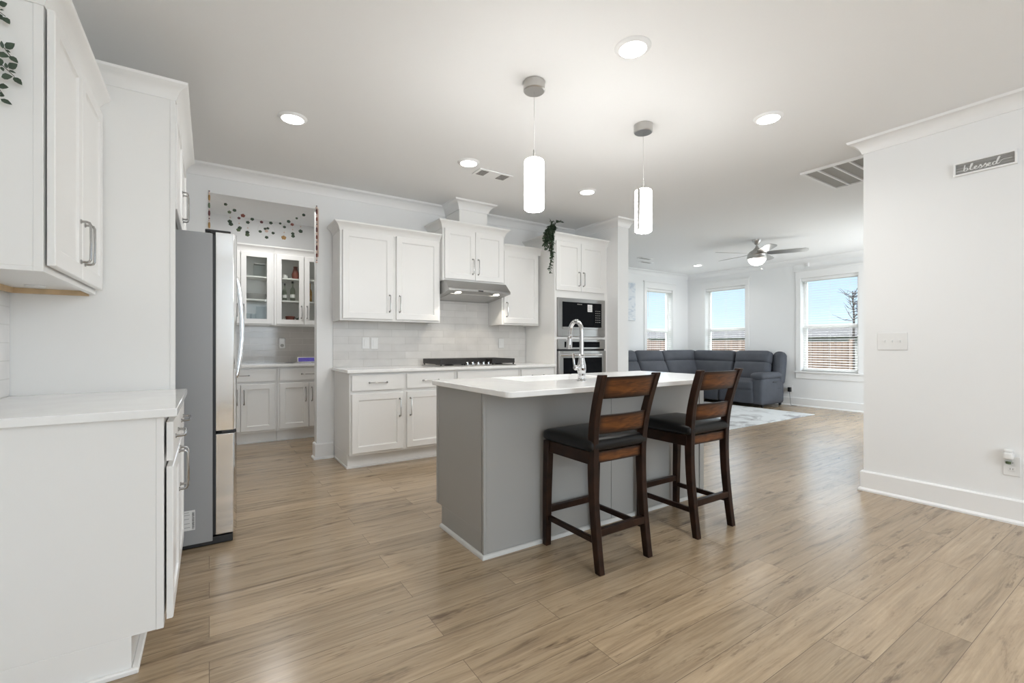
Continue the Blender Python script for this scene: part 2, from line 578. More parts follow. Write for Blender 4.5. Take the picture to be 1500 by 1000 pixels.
class MB:
    def __init__(s):
        s.v = []
        s.f = []

    def add(s, vs, fs):
        b = len(s.v)
        s.v += [tuple(p) for p in vs]
        s.f += [tuple(i + b for i in f) for f in fs]
        return s

    def box(s, x0, x1, y0, y1, z0, z1):
        return s.hexa([(x0, y0, z0), (x1, y0, z0), (x1, y1, z0), (x0, y1, z0), (x0, y0, z1), (x1, y0, z1), (x1, y1, z1), (x0, y1, z1)])

    def hexa(s, p):
        return s.add(p, [(3, 2, 1, 0), (4, 5, 6, 7), (0, 1, 5, 4), (1, 2, 6, 5), (2, 3, 7, 6), (3, 0, 4, 7)])

    def fbox(s, fr, o, u0, u1, v0, v1, n0, n1):
        u, n = FR[fr]
        o = Vector(o)
        P = lambda a, b, c: o + u * a + ZV * b + n * c
        return s.hexa([P(u0, v0, n0), P(u1, v0, n0), P(u1, v0, n1), P(u0, v0, n1), P(u0, v1, n0), P(u1, v1, n0), P(u1, v1, n1), P(u0, v1, n1)])

    def prism(s, pts, axis, a, b):
        """closed 2D polygon extruded along an axis: X:(y,z) Y:(x,z) Z:(x,y)"""
        n = len(pts)

        def P(q, t):
            if axis == 'X':
                return (t, q[0], q[1])
            if axis == 'Y':
                return (q[0], t, q[1])
            return (q[0], q[1], t)
        vs = [P(q, a) for q in pts] + [P(q, b) for q in pts]
        fs = [tuple(range(n))[::-1], tuple(range(n, 2 * n))] + [(i, (i + 1) % n, n + (i + 1) % n, n + i) for i in range(n)]
        return s.add(vs, fs)

    def loft(s, rings, caps=True):
        n = len(rings[0])
        vs = [p for r in rings for p in r]
        fs = []
        for k in range(len(rings) - 1):
            for i in range(n):
                j = (i + 1) % n
                fs.append((k * n + i, k * n + j, (k + 1) * n + j, (k + 1) * n + i))
        if caps:
            fs.append(tuple(range(n))[::-1])
            fs.append(tuple(range((len(rings) - 1) * n, len(rings) * n)))
        return s.add(vs, fs)

    def tube(s, pts, r, n=8, flat=None):
        pts = [Vector(p) for p in pts]
        rs = r if isinstance(r, (list, tuple)) else [r] * len(pts)
        rings = []
        nrm = None
        for i, p in enumerate(pts):
            t = (pts[min(i + 1, len(pts) - 1)] - pts[max(i - 1, 0)]).normalized()
            if nrm is None:
                a = Vector((0, 0, 1)) if abs(t.z) < 0.9 else Vector((1, 0, 0))
                nrm = (a - t * a.dot(t)).normalized()
            else:
                nrm = (nrm - t * nrm.dot(t))
                nrm.normalize()
            bn = t.cross(nrm)
            rings.append([p + (nrm * math.cos(2 * PI * k / n) + bn * math.sin(2 * PI * k / n)) * rs[i] for k in range(n)])
        return s.loft(rings)

    def lathe(s, prof, c=(0, 0, 0), n=24, axis='Z', caps=True):
        rings = []
        for (r, h) in prof:
            ring = []
            for k in range(n):
                a = 2 * PI * k / n
                if axis == 'Z':
                    ring.append((c[0] + r * math.cos(a), c[1] + r * math.sin(a), c[2] + h))
                elif axis == 'X':
                    ring.append((c[0] + h, c[1] + r * math.cos(a), c[2] + r * math.sin(a)))
                else:
                    ring.append((c[0] + r * math.cos(a), c[1] + h, c[2] + r * math.sin(a)))
            rings.append(ring)
        return s.loft(rings, caps)

    def cushion(s, c, size, r=0.05, bulge=(0, 0, 0), n=9, tf=None):
        """rounded, softly swollen box"""
        hx, hy, hz = (d / 2 for d in size)
        bm = bmesh.new()
        bmesh.ops.create_cube(bm, size=2.0)
        bmesh.ops.subdivide_edges(bm, edges=bm.edges[:], cuts=n, use_grid_fill=True)
        out = []
        bm.verts.ensure_lookup_table()
        for v in bm.verts:
            q = v.co
            # crowd samples towards the edges
            w = Vector([math.sin(k * PI / 2) for k in q])
            p = Vector((w.x * hx, w.y * hy, w.z * hz))
            inner = Vector((max(-hx + r, min(hx - r, p.x)), max(-hy + r, min(hy - r, p.y)), max(-hz + r, min(hz - r, p.z))))
            d = p - inner
            if d.length > 1e-9:
                p = inner + d.normalized() * r
            k = [1 - w[i] ** 2 for i in range(3)]
            p.x += bulge[0] * w.x * k[1] * k[2]
            p.y += bulge[1] * w.y * k[0] * k[2]
            p.z += bulge[2] * w.z * k[0] * k[1]
            p = p + Vector(c) if tf is None else tf(p) + Vector(c)
            out.append(tuple(p))
        idx = {v: i for i, v in enumerate(bm.verts)}
        s.add(out, [tuple(idx[v] for v in f.verts) for f in bm.faces])
        bm.free()
        return s

    def build(s, name, m, parent=None, bevel=0.0, seg=2, angle=38, recalc=True):
        xs = [p[0] for p in s.v]; ys = [p[1] for p in s.v]; zs = [p[2] for p in s.v]
        c = Vector(((min(xs) + max(xs)) / 2, (min(ys) + max(ys)) / 2, min(zs) if parent is None else (min(zs) + max(zs)) / 2))
        me = bpy.data.meshes.new(name)
        me.from_pydata([(p[0] - c.x, p[1] - c.y, p[2] - c.z) for p in s.v], [], s.f)
        if recalc:
            bm = bmesh.new()
            bm.from_mesh(me)
            bmesh.ops.recalc_face_normals(bm, faces=bm.faces)
            bm.to_mesh(me)
            bm.free()
        me.materials.append(m)
        me.shade_smooth()
        me.set_sharp_from_angle(angle=R(angle))
        o = bpy.data.objects.new(name, me)
        COL.objects.link(o)
        WLOC[o.name] = c
        if parent is not None:
            o.parent = parent
            o.location = c - WLOC[parent.name]
        else:
            o.location = c
        if bevel:
            md = o.modifiers.new('edge', 'BEVEL')
            md.width = bevel
            md.segments = seg
            md.limit_method = 'ANGLE'
            md.angle_limit = R(40)
            md.harden_normals = False
        return o


def tag(o, label, cat, group=None):
    o['label'] = label
    o['category'] = cat
    if group:
        o['group'] = group
    return o


def thing(name, loc, label, cat, group=None):
    o = bpy.data.objects.new(name, None)
    o.empty_display_size = 0.1
    COL.objects.link(o)
    o.location = loc
    WLOC[o.name] = Vector(loc)
    return tag(o, label, cat, group)


def struct(o, label=None):
    o['kind'] = 'structure'
    if label:
        o['label'] = label
    return o


def copy_thing(src, loc, label=None):
    c = src.copy()
    COL.objects.link(c)
    c.location = loc
    for ch in src.children:
        k = ch.copy()
        COL.objects.link(k)
        k.parent = c
        for g in ch.children:
            q = g.copy()
            COL.objects.link(q)
            q.parent = k
    if label:
        c['label'] = label
    return c


def smooth(pts, n=8):
    """Catmull-Rom through points"""
    P = [Vector(p) for p in pts]
    out = []
    for i in range(len(P) - 1):
        a = P[max(i - 1, 0)]; b = P[i]; c = P[i + 1]; d = P[min(i + 2, len(P) - 1)]
        for k in range(n):
            t = k / n
            out.append(0.5 * ((2 * b) + (c - a) * t + (2 * a - 5 * b + 4 * c - d) * t * t + (3 * b - a - 3 * c + d) * t ** 3))
    out.append(P[-1])
    return out


# ------------------------------------------------------------------ moulding sweep (interior on the right of travel)
def sweep_segments(path, prof, closed=False):
    P = [Vector((p[0], p[1])) for p in path]
    n = len(P)
    rings = []
    for i in range(n):
        def rn(d):
            return Vector((d.y, -d.x))
        din = (P[i] - P[i - 1]).normalized() if (i > 0 or closed) else None
        dout = (P[(i + 1) % n] - P[i]).normalized() if (i < n - 1 or closed) else None
        if din is None:
            mv = rn(dout)
        elif dout is None:
            mv = rn(din)
        else:
            a, b = rn(din), rn(dout)
            mv = (a + b) / (1 + a.dot(b))
        rings.append([(P[i].x + mv.x * o, P[i].y + mv.y * o, z) for (o, z) in prof])
    return rings


def moulding(path, prof):
    mb = MB()
    mb.loft(sweep_segments(path, prof))
    return mb


CROWN = [(0, 2.640), (0.009, 2.640), (0.012, 2.654), (0.016, 2.666), (0.026, 2.686), (0.044, 2.705), (0.070, 2.720), (0.078, 2.723), (0.082, 2.728), (0.088, 2.7395), (0, 2.7395)]
BASE = [(0, 0.0), (0.030, 0.0), (0.030, 0.012), (0.022, 0.024), (0.018, 0.026), (0.018, 0.146), (0.010, 0.156), (0, 0.156)]


# ================================================================== SHELL
struct(MB().box(-0.9, 9.40, -3.7, 6.85, -0.12, 0.0).build('floor', M_FLOOR))
struct(MB().box(-0.9, 9.40, -3.7, 6.85, H, H + 0.1).build('ceiling', M_CEIL))
struct(MB().box(-0.87, -0.75, -3.62, 6.78, 0, H).build('wall_left', M_WALL))
# kitchen wall with the pantry opening
w = MB().box(-0.75, -0.005, 4.90, 5.02, 0, H)
w.box(-0.005, 0.896, 4.90, 5.02, 2.50, H)
w.box(0.896, 4.31, 4.90, 5.02, 0, H)
struct(w.build('wall_kitchen', M_WALL))
struct(MB().box(-0.75, 4.31, 6.66, 6.78, 0, H).build('wall_pantry_back', M_WALL))
struct(MB().box(2.25, 2.35, 5.02, 6.66, 0, H).build('wall_pantry_right', M_WALL))
# short wall between kitchen and living room
struct(MB().box(4.31, 4.50, 4.10, 6.78, 0, H).build('wall_divider', M_WALL))


def wall_with_windows(axis, fixed0, fixed1, a0, a1, wins):
    """wall slab with openings; wins: (s0,s1,z0,z1)"""
    mb = MB()

    def bx(s0, s1, z0, z1):
        if s1 - s0 < 1e-6 or z1 - z0 < 1e-6:
            return
        if axis == 'Y':
            mb.box(fixed0, fixed1, s0, s1, z0, z1)
        else:
            mb.box(s0, s1, fixed0, fixed1, z0, z1)
    cur = a0
    for (s0, s1, z0, z1) in sorted(wins):
        bx(cur, s0, 0, H)
        bx(s0, s1, 0, z0)
        bx(s0, s1, z1, H)
        cur = s1
    bx(cur, a1, 0, H)
    return mb


W3 = (3.265, 4.175, 0.66, 2.38)
W2 = (5.24, 6.15, 0.66, 2.38)
W1 = (7.80, 8.66, 0.66, 2.36)
struct(wall_with_windows('Y', 9.22, 9.38, 1.37, 6.76, [W3, W2]).build('wall_window', M_WALL))
struct(wall_with_windows('X', 6.60, 6.76, 4.50, 9.22, [W1]).build('wall_living_back', M_WALL))
# wall on the right of the camera and its return into the living room (opening added for the fill light)
struct(MB().box(4.30, 4.42, -3.62, 1.49, 0, H).build('wall_right', M_WALL))
wr = MB().box(4.42, 7.15, 1.37, 1.49, 0, H).box(7.15, 9.05, 1.37, 1.49, 2.15, H).box(9.05, 9.22, 1.37, 1.49, 0, H)
struct(wr.build('wall_living_return', M_WALL))
struct(wall_with_windows('X', -3.62, -3.50, -0.75, 4.30, [(0.62, 2.22, 0.80, 2.45), (2.48, 4.08, 0.80, 2.45)]).build('wall_rear', M_WALL))

# room crown, split where walls meet
tk = [0]


def trim(path, prof, kind='trim'):
    tk[0] += 1
    return struct(moulding(path, prof).build('trim_%d' % tk[0], M_TRIM, angle=30))


trim([(-0.75, 4.90), (2.305, 4.90), (2.305, 4.55), (2.665, 4.55), (2.665, 4.90), (4.31, 4.90), (4.31, 4.10), (4.50, 4.10), (4.50, 6.60)], CROWN)
trim([(4.50, 6.60), (9.22, 6.60), (9.22, 1.49)], CROWN)
trim([(9.22, 1.49), (4.30, 1.49), (4.30, -3.50)], CROWN)
struct(moulding([(0.896, 5.02), (0.896, 4.90), (1.05, 4.90)], BASE).build('baseboard_kitchen', M_TRIM, angle=30))
struct(moulding([(4.31, 4.27), (4.31, 4.10), (4.50, 4.10), (4.50, 6.60), (9.22, 6.60), (9.22, 1.49), (9.06, 1.49)], BASE).build('baseboard_living', M_TRIM, angle=30))
struct(moulding([(7.14, 1.49), (4.30, 1.49), (4.30, -3.50)], BASE).build('baseboard_right', M_TRIM, angle=30))

# backsplashes (fixed wall tiling)
struct(MB().box(1.05, 3.438, 4.890, 4.8995, 0.914, 1.90).build('wall_backsplash_kitchen', M_TILE))
struct(MB().box(-0.7495, -0.740, 2.04, 2.928, 0.914, 1.385).build('wall_backsplash_left', M_TILEL))
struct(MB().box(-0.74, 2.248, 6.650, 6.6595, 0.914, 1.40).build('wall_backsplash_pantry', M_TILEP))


# ------------------------------------------------------------------ windows
def window(n, fr, o, wd, z0, z1, glass_label, blind_label):
    """o = room-side lower-left corner (viewer's left) of the opening at floor level; n axis points into the room"""
    hgt = z1 - z0
    root = bpy.data.objects.new('window_%d' % n, None)
    COL.objects.link(root)
    u, nn = FR[fr]
    base = Vector(o) + ZV * z0
    root.location = base
    WLOC[root.name] = base
    root['kind'] = 'structure'
    O = Vector(o)
    # casing: sides, head with cap, stool, apron
    cs = MB()
    cs.fbox(fr, O, -0.085, 0.0, z0, z1 + 0.0, 0.0, 0.018)
    cs.fbox(fr, O, wd, wd + 0.085, z0, z1 + 0.0, 0.0, 0.018)
    cs.fbox(fr, O, -0.085, wd + 0.085, z1, z1 + 0.13, 0.0, 0.020)
    cs.fbox(fr, O, -0.105, wd + 0.105, z1 + 0.13, z1 + 0.152, 0.0, 0.034)
    cs.build('casing', M_TRIM, root, 0.003)
    sl = MB()
    sl.fbox(fr, O, -0.11, wd + 0.11, z0 - 0.03, z0, -0.10, 0.045)
    sl.build('sill', M_TRIM, root, 0.004)
    ap = MB()
    ap.fbox(fr, O, -0.085, wd + 0.085, z0 - 0.14, z0 - 0.031, 0.0, 0.018)
    ap.build('apron', M_TRIM, root, 0.003)
    # sash frame (white vinyl)
    fm = MB()
    d0, d1 = -0.150, -0.105
    t = 0.055
    fm.fbox(fr, O, 0, t, z0, z1, d0, d1)
    fm.fbox(fr, O, wd - t, wd, z0, z1, d0, d1)
    fm.fbox(fr, O, t, wd - t, z0, z0 + t, d0, d1)
    fm.fbox(fr, O, t, wd - t, z1 - t, z1, d0, d1)
    zm = z0 + hgt * 0.475
    fm.fbox(fr, O, t, wd - t, zm - 0.03, zm + 0.03, d0, d1 + 0.008)
    fm.build('frame', M_TRIM, root, 0.004)
    for (a, b) in ((z0 + t, zm - 0.03), (zm + 0.03, z1 - t)):
        g = MB()
        g.fbox(fr, O, t, wd - t, a, b, -0.131, -0.127)
        g.build('glass', M_GLASS, root)
    # horizontal slat blind hung inside the opening
    bl = thing('window_blind', base + nn * -0.05 + u * (wd / 2), blind_label, 'window blind', 'white slat blinds in the living room windows')
    hr = MB()
    hr.fbox(fr, O, 0.008, wd - 0.008, z1 - 0.055, z1 - 0.002, -0.078, -0.012)
    hr.build('head_rail', M_SLAT, bl, 0.003)
    sm = MB()
    z = z0 + 0.05
    while z < z1 - 0.06:
        P_ = lambda a, dz, n_: O + u * a + ZV * (z + dz) + nn * n_
        ti, to = -0.0020, 0.0020
        sm.hexa([P_(.01, to, -.071), P_(wd - .01, to, -.071), P_(wd - .01, ti, -.021), P_(.01, ti, -.021), P_(.01, to + .0028, -.071), P_(wd - .01, to + .0028, -.071), P_(wd - .01, ti + .0028, -.021), P_(.01, ti + .0028, -.021)])
        z += 0.0445
    sm.build('slats', M_SLAT, bl)
    br = MB()
    br.fbox(fr, O, 0.010, wd - 0.010, z0 + 0.006, z0 + 0.026, -0.072, -0.020)
    br.build('bottom_rail', M_SLAT, bl, 0.003)
    for k in (0.14, wd / 2, wd - 0.14):
        c = MB()
        c.fbox(fr, O, k - 0.001, k + 0.001, z0 + 0.02, z1 - 0.05, -0.0195, -0.0185)
        c.fbox(fr, O, k - 0.001, k + 0.001, z0 + 0.02, z1 - 0.05, -0.0735, -0.0725)
        c.build('ladder_cord', M_SLAT, bl)
    wnd = MB()
    p = O + u * 0.07 + nn * -0.008 + ZV * (z1 - 0.06)
    wnd.tube([p, p + ZV * -0.55], 0.004, 6)
    wnd.build('tilt_wand', M_SLAT, bl)
    return root


window(3, '-X', (9.22, W3[1], 0), W3[1] - W3[0], W3[2], W3[3], '', 'white slat blind in the window beside the sofa arm, a bare tree behind it')
window(2, '-X', (9.22, W2[1], 0), W2[1] - W2[0], W2[2], W2[3], '', 'white slat blind in the window above the sofa back, facing the white gable outside')
window(1, '-Y', (W1[0], 6.60, 0), W1[1] - W1[0], W1[2], W1[3], '', 'narrow white slat blind in the window next to the pale canvas')
# dining windows behind the camera and the added, unseen patio door, frames only
for k, (a, b) in enumerate(((0.62, 2.22), (2.48, 4.08))):
    f_ = MB()
    f_.box(a, a + .05, -3.60, -3.53, .80, 2.45).box(b - .05, b, -3.60, -3.53, .80, 2.45).box(a + .05, b - .05, -3.60, -3.53, .80, .85).box(a + .05, b - .05, -3.60, -3.53, 2.4, 2.45).box(a + .05, b - .05, -3.60, -3.53, 1.42, 1.48)
    struct(f_.build('window_%d' % (4 + k), M_TRIM))
f_ = MB().box(7.15, 7.23, 1.38, 1.44, 0, 2.15).box(8.97, 9.05, 1.38, 1.44, 0, 2.15).box(7.23, 8.97, 1.38, 1.44, 2.07, 2.15).box(8.06, 8.14, 1.38, 1.44, 0, 2.07)
struct(f_.build('added_door_1', M_TRIM))  # made-up door frame around the living room fill


# ================================================================== CABINET PARTS
def shaker(mb, fr, o, u0, u1, v0, v1, t=0.020, rail=0.058, rec=0.009, glass=False):
    """shaker door/drawer face; o lies on the back plane"""
    u, n = FR[fr]
    o = Vector(o)
    P = lambda a, b, c: o + u * a + ZV * b + n * c
    if rail <= 0:
        mb.hexa([P(u0, v0, 0), P(u1, v0, 0), P(u1, v0, t), P(u0, v0, t), P(u0, v1, 0), P(u1, v1, 0), P(u1, v1, t), P(u0, v1, t)])
        return mb
    s = 0.010
    rects = [(u0, u1, v0, v1, 0), (u0, u1, v0, v1, t - 0.003), (u0 + .003, u1 - .003, v0 + .003, v1 - .003, t),
             (u0 + rail, u1 - rail, v0 + rail, v1 - rail, t), (u0 + rail + s * .4, u1 - rail - s * .4, v0 + rail + s * .4, v1 - rail - s * .4, t - rec * .75),
             (u0 + rail + s, u1 - rail - s, v0 + rail + s, v1 - rail - s, t - rec)]
    rings = [[P(a, c, e), P(b, c, e), P(b, d, e), P(a, d, e)] for (a, b, c, d, e) in rects]
    if glass:
        rings = rings[:4] + [[P(a, c, 0) for (a, c) in ((u0 + rail, v0 + rail), (u1 - rail, v0 + rail), (u1 - rail, v1 - rail), (u0 + rail, v1 - rail))]]
        rings.append(rings[0])
        return mb.loft(rings, caps=False)
    return mb.loft(rings)


def pull(fr, o, u, v, L, vertical, parent):
    """bow pull with two feet; o on the face plane, centred at u,v"""
    U, n = FR[fr]
    o = Vector(o) + U * u + ZV * v
    d = ZV if vertical else U
    mb = MB()
    h = L / 2
    pr = [(-h, 0.0), (-h, 0.018), (-h + 0.003, 0.026), (-h + 0.012, 0.030), (0, 0.031), (h - 0.012, 0.030), (h - 0.003, 0.026), (h, 0.018), (h, 0.0)]
    mb.tube([o + d * a + n * b for a, b in pr], [0.0055, 0.0048, 0.0048, 0.0046, 0.0042, 0.0046, 0.0048, 0.0048, 0.0055], 8)
    for sgn in (-1, 1):
        p = o + d * (h * sgn)
        mb.tube([p, p + n * 0.004], 0.009, 10)
    return mb.build('handle', M_PULL, parent)


def door(cab, fr, o, u0, u1, v0, v1, handle=None, glass=False, name='door', rail=0.058, hl=0.165):
    mb = MB()
    gap = 0.007 if fr == '+X' else 0.003
    shaker(mb, fr, Vector(o) + FR[fr][1] * gap, u0, u1, v0, v1, rail=rail, glass=glass)
    d = mb.build(name, M_CAB, cab, angle=20)
    if glass:
        g = MB()
        g.fbox(fr, o, u0 + rail - .004, u1 - rail + .004, v0 + rail - .004, v1 - rail + .004, 0.009, 0.012)
        g.build('glass_pane', M_CGLASS, d)
    if handle:
        hu, hv, vert = handle
        pull(fr, Vector(o) + FR[fr][1] * (gap + 0.020), hu, hv, hl, vert, d)
    return d


CABCROWN = [(0, 0.0), (0.004, 0.0), (0.007, 0.010), (0.011, 0.022), (0.020, 0.042), (0.034, 0.058), (0.049, 0.068), (0.053, 0.072), (0.056, 0.084), (0, 0.084)]


def crown_part(cab, path, z, prof=CABCROWN):
    moulding(path, [(a, z + b) for a, b in prof]).build('crown_molding', M_CAB, cab, angle=25)


# ------------------------------------------------------------------ kitchen base cabinets (front frame Y=4.29)
YB, YW = 4.29, 4.888
DR0, DR1, DO0, DO1 = 0.722, 0.862, 0.150, 0.690


def base_cab(x0, x1, label, drawers, doors, endpanel=False, yb=YB, yw=YW, toe_y=None, zc=0.884):
    toe_y = toe_y or yb + 0.072
    c = thing('base_cabinet', ((x0 + x1) / 2, (yb + yw) / 2, 0), label, 'cabinet')
    mb = MB()
    mb.box(x0, x1, yb, yw, 0.127, zc)
    mb.box(x0, x1, toe_y, yw, 0, 0.127)
    mb.box(x0 - (0.008 if endpanel else 0), x1, toe_y - 0.012, toe_y, 0, 0.018)
    if endpanel:
        mb.box(x0 - 0.008, x0, toe_y, yw, 0, 0.018)
    mb.build('body', M_CAB, c, 0.0015)
    for (a, b, h) in drawers:
        door(c, '-Y', (0, yb, 0), a, b, DR0, DR1, (((a + b) / 2, (DR0 + DR1) / 2, False) if h else None), rail=0, name='drawer')
    for (a, b, h) in doors:
        hp = None
        if h == 'R':
            hp = (b - 0.033, DO1 - 0.145, True)
        elif h == 'L':
            hp = (a + 0.033, DO1 - 0.145, True)
        door(c, '-Y', (0, yb, 0), a, b, DO0, DO1, hp)
    return c


base_cab(1.061, 2.118, 'white two-drawer base cabinet at the open end of the back counter', [(1.079, 1.560, 1), (1.600, 2.095, 1)], [(1.079, 1.560, 'R'), (1.600, 2.095, 'L')], True)
base_cab(2.120, 2.920, 'white base cabinet directly under the gas cooktop, mostly behind the island', [(2.146, 2.898, 0)], [(2.146, 2.520, 'R'), (2.524, 2.898, 'L')])
base_cab(2.922, 3.436, 'white base cabinet between cooktop and oven tower, mostly behind the island', [(2.946, 3.412, 1)], [(2.946, 3.412, 'L')])
ct = MB().box(1.035, 3.438, 4.250, 4.889, 0.884, 0.914)
tag(ct.build('countertop', M_QTZ, None, 0.005, 3), 'long white quartz countertop along the tiled back wall, cooktop set in it', 'countertop')


# ------------------------------------------------------------------ kitchen wall cabinets
def wall_cab(x0, x1, y, z0, z1, label, doors, crown_z, crown_path, name='upper_cabinet', yw=4.888, hl=0.165, hv=None, under=True):
    c = thing(name, ((x0 + x1) / 2, (y + yw) / 2, z0), label, 'cabinet')
    mb = MB()
    mb.box(x0, x1, y, yw, z0 + 0.012, z1)
    mb.box(x0, x1, y, y + 0.019, z0, z0 + 0.012).box(x0, x0 + 0.016, y + 0.019, yw, z0, z0 + 0.012).box(x1 - 0.016, x1, y + 0.019, yw, z0, z0 + 0.012)
    mb.build('body', M_CAB, c, 0.0015)
    for (a, b, h) in doors:
        v0, v1 = z0 + 0.02, z1 - 0.012
        hz = v0 + 0.16 if hv is None else hv
        hp = (b - 0.033, hz, True) if h == 'R' else (a + 0.033, hz, True)
        door(c, '-Y', (0, y, 0), a, b, v0, v1, hp, hl=hl)
    crown_part(c, crown_path, crown_z)
    return c


wall_cab(1.044, 2.085, 4.575, 1.38, 2.262, 'wide white two-door wall cabinet on the side of the range hood nearest the pantry opening',
         [(1.066, 1.556, 'R'), (1.594, 2.066, 'L')], 2.246, [(1.044, 4.888), (1.044, 4.575), (2.085, 4.575)])
hc = wall_cab(2.088, 2.872, 4.520, 1.84, 2.412, 'short white two-door cabinet over the range hood, with a boxed chimney on top',
              [(2.110, 2.478, 'R'), (2.482, 2.850, 'L')], 2.398, [(2.088, 4.888), (2.088, 4.520), (2.872, 4.520), (2.872, 4.888)], hv=2.01)
MB().box(2.306, 2.664, 4.551, 4.888, 2.483, 2.66).build('chimney_box', M_CAB, hc, 0.001)
wall_cab(2.875, 3.412, 4.575, 1.38, 2.262, 'white single-door wall cabinet between range hood and oven tower', [(2.896, 3.392, 'L')], 2.246,
         [(2.8755, 4.575), (3.4385, 4.575)])

# ------------------------------------------------------------------ oven tower
tw = thing('oven_tower_cabinet', (3.86, 4.58, 0), 'tall white cabinet tower holding microwave and wall oven', 'cabinet')
mb = MB()
mb.box(3.44, 3.475, 4.29, 4.888, 0.0, 2.412).box(4.255, 4.308, 4.29, 4.888, 0.0, 2.412)
mb.box(3.475, 4.255, 4.29, 4.888, 1.715, 2.412)
mb.box(3.475, 4.255, 4.29, 4.888, 1.212, 1.243)
mb.box(3.475, 4.255, 4.29, 4.888, 0.127, 0.46)
mb.box(3.475, 4.255, 4.36, 4.888, 0.0, 0.127)
mb.box(3.475, 4.255, 4.86, 4.888, 0.46, 1.715)
mb.build('body', M_CAB, tw, 0.0015)
door(tw, '-Y', (0, 4.29, 0), 3.452, 3.842, 1.80, 2.392, (3.842 - 0.036, 1.952, True))
door(tw, '-Y', (0, 4.29, 0), 3.848, 4.236, 1.80, 2.392, (3.848 + 0.030, 1.952, True))
door(tw, '-Y', (0, 4.29, 0), 3.475, 4.236, 0.15, 0.44, (3.855, 0.40, False), name='drawer')
crown_part(tw, [(3.44, 4.888), (3.44, 4.29), (4.3085, 4.29)], 2.398)

mw = thing('microwave', (3.865, 4.5, 1.243), 'built-in stainless microwave with black glass front in the oven tower', 'microwave')
mb = MB()
mb.box(3.49, 4.24, 4.30, 4.84, 1.26, 1.70)
mb.build('body', M_BLACK, mw)
mb = MB()
x0, x1, z0, z1 = 3.478, 4.252, 1.246, 1.712
gx0, gx1, gz0, gz1 = 3.545, 4.185, 1.335, 1.665
for (a, b, c, d) in ((x0, gx0, z0, z1), (gx1, x1, z0, z1), (gx0, gx1, z0, gz0), (gx0, gx1, gz1, z1)):
    mb.box(a, b, 4.268, 4.298, c, d)
mb.build('trim_frame', M_STEEL, mw, 0.002)
dr = MB().box(gx0, gx1 - 0.13, 4.262, 4.297, gz0 + 0.03, gz1).build('door', M_BGLASS, mw, 0.002)
pn = MB().box(gx1 - 0.127, gx1, 4.262, 4.297, gz0 + 0.03, gz1).build('control_panel', M_BGLASS, mw, 0.002)
MB().box(gx0, gx1, 4.262, 4.297, gz0, gz0 + 0.027).build('bottom_strip', M_STEEL, mw, 0.002)
for i in range(6):
    for j in range(3):
        MB().box(gx1 - 0.108 + j * 0.032, gx1 - 0.090 + j * 0.032, 4.2612, 4.262, gz0 + 0.09 + i * 0.028, gz0 + 0.096 + i * 0.028).build('key', M_VENT, pn)
lg = MB()
for i, wdt in enumerate((.012, .008, .010, .008, .010, .006)):
    lg.box(3.775 + i * 0.014, 3.775 + i * 0.014 + wdt, 4.2612, 4.262, 1.638, 1.647)
lg.build('emblem', M_VENT, dr)
stk = MB().box(3.945, 4.022, 4.2605, 4.2617, 1.555, 1.645).build('sticker', M_LABEL, dr)
lg = MB()
for i in range(3):
    lg.box(3.955, 4.010 - 0.01 * i, 4.2598, 4.2605, 1.572 + i * 0.022, 1.577 + i * 0.022)
lg.build('print', M_LINK, dr)

ov = thing('built_in_oven', (3.865, 4.5, 0.462), 'stainless wall oven below the microwave in the oven tower', 'oven')
MB().box(3.49, 4.24, 4.30, 4.84, 0.47, 1.20).build('body', M_BLACK, ov)
cpn = MB().box(3.478, 4.252, 4.266, 4.298, 1.092, 1.210).build('control_panel', M_STEEL, ov, 0.003)
MB().box(3.575, 4.155, 4.2645, 4.266, 1.112, 1.182).build('display', M_BGLASS, cpn)
MB().box(3.478, 4.252, 4.285, 4.299, 1.070, 1.091).build('vent_gap', M_BLACK, ov)
od = MB()
for (a, b, c, d) in ((3.482, 3.545, .50, 1.068), (4.185, 4.248, .50, 1.068), (3.545, 4.185, .50, .60), (3.545, 4.185, .985, 1.068)):
    od.box(a, b, 4.250, 4.298, c, d)
od = od.build('door', M_STEEL, ov, 0.003)
MB().box(3.545, 4.185, 4.256, 4.29, .60, .985).build('glass', M_BGLASS, od)
hb = MB().tube([(3.47, 4.215, 1.022), (4.135, 4.215, 1.022)], 0.013, 12)
for x in (3.51, 4.10):
    hb.tube([(x, 4.252, 1.022), (x, 4.215, 1.022)], 0.009, 8)
hb.build('handle', M_STEELP, od)

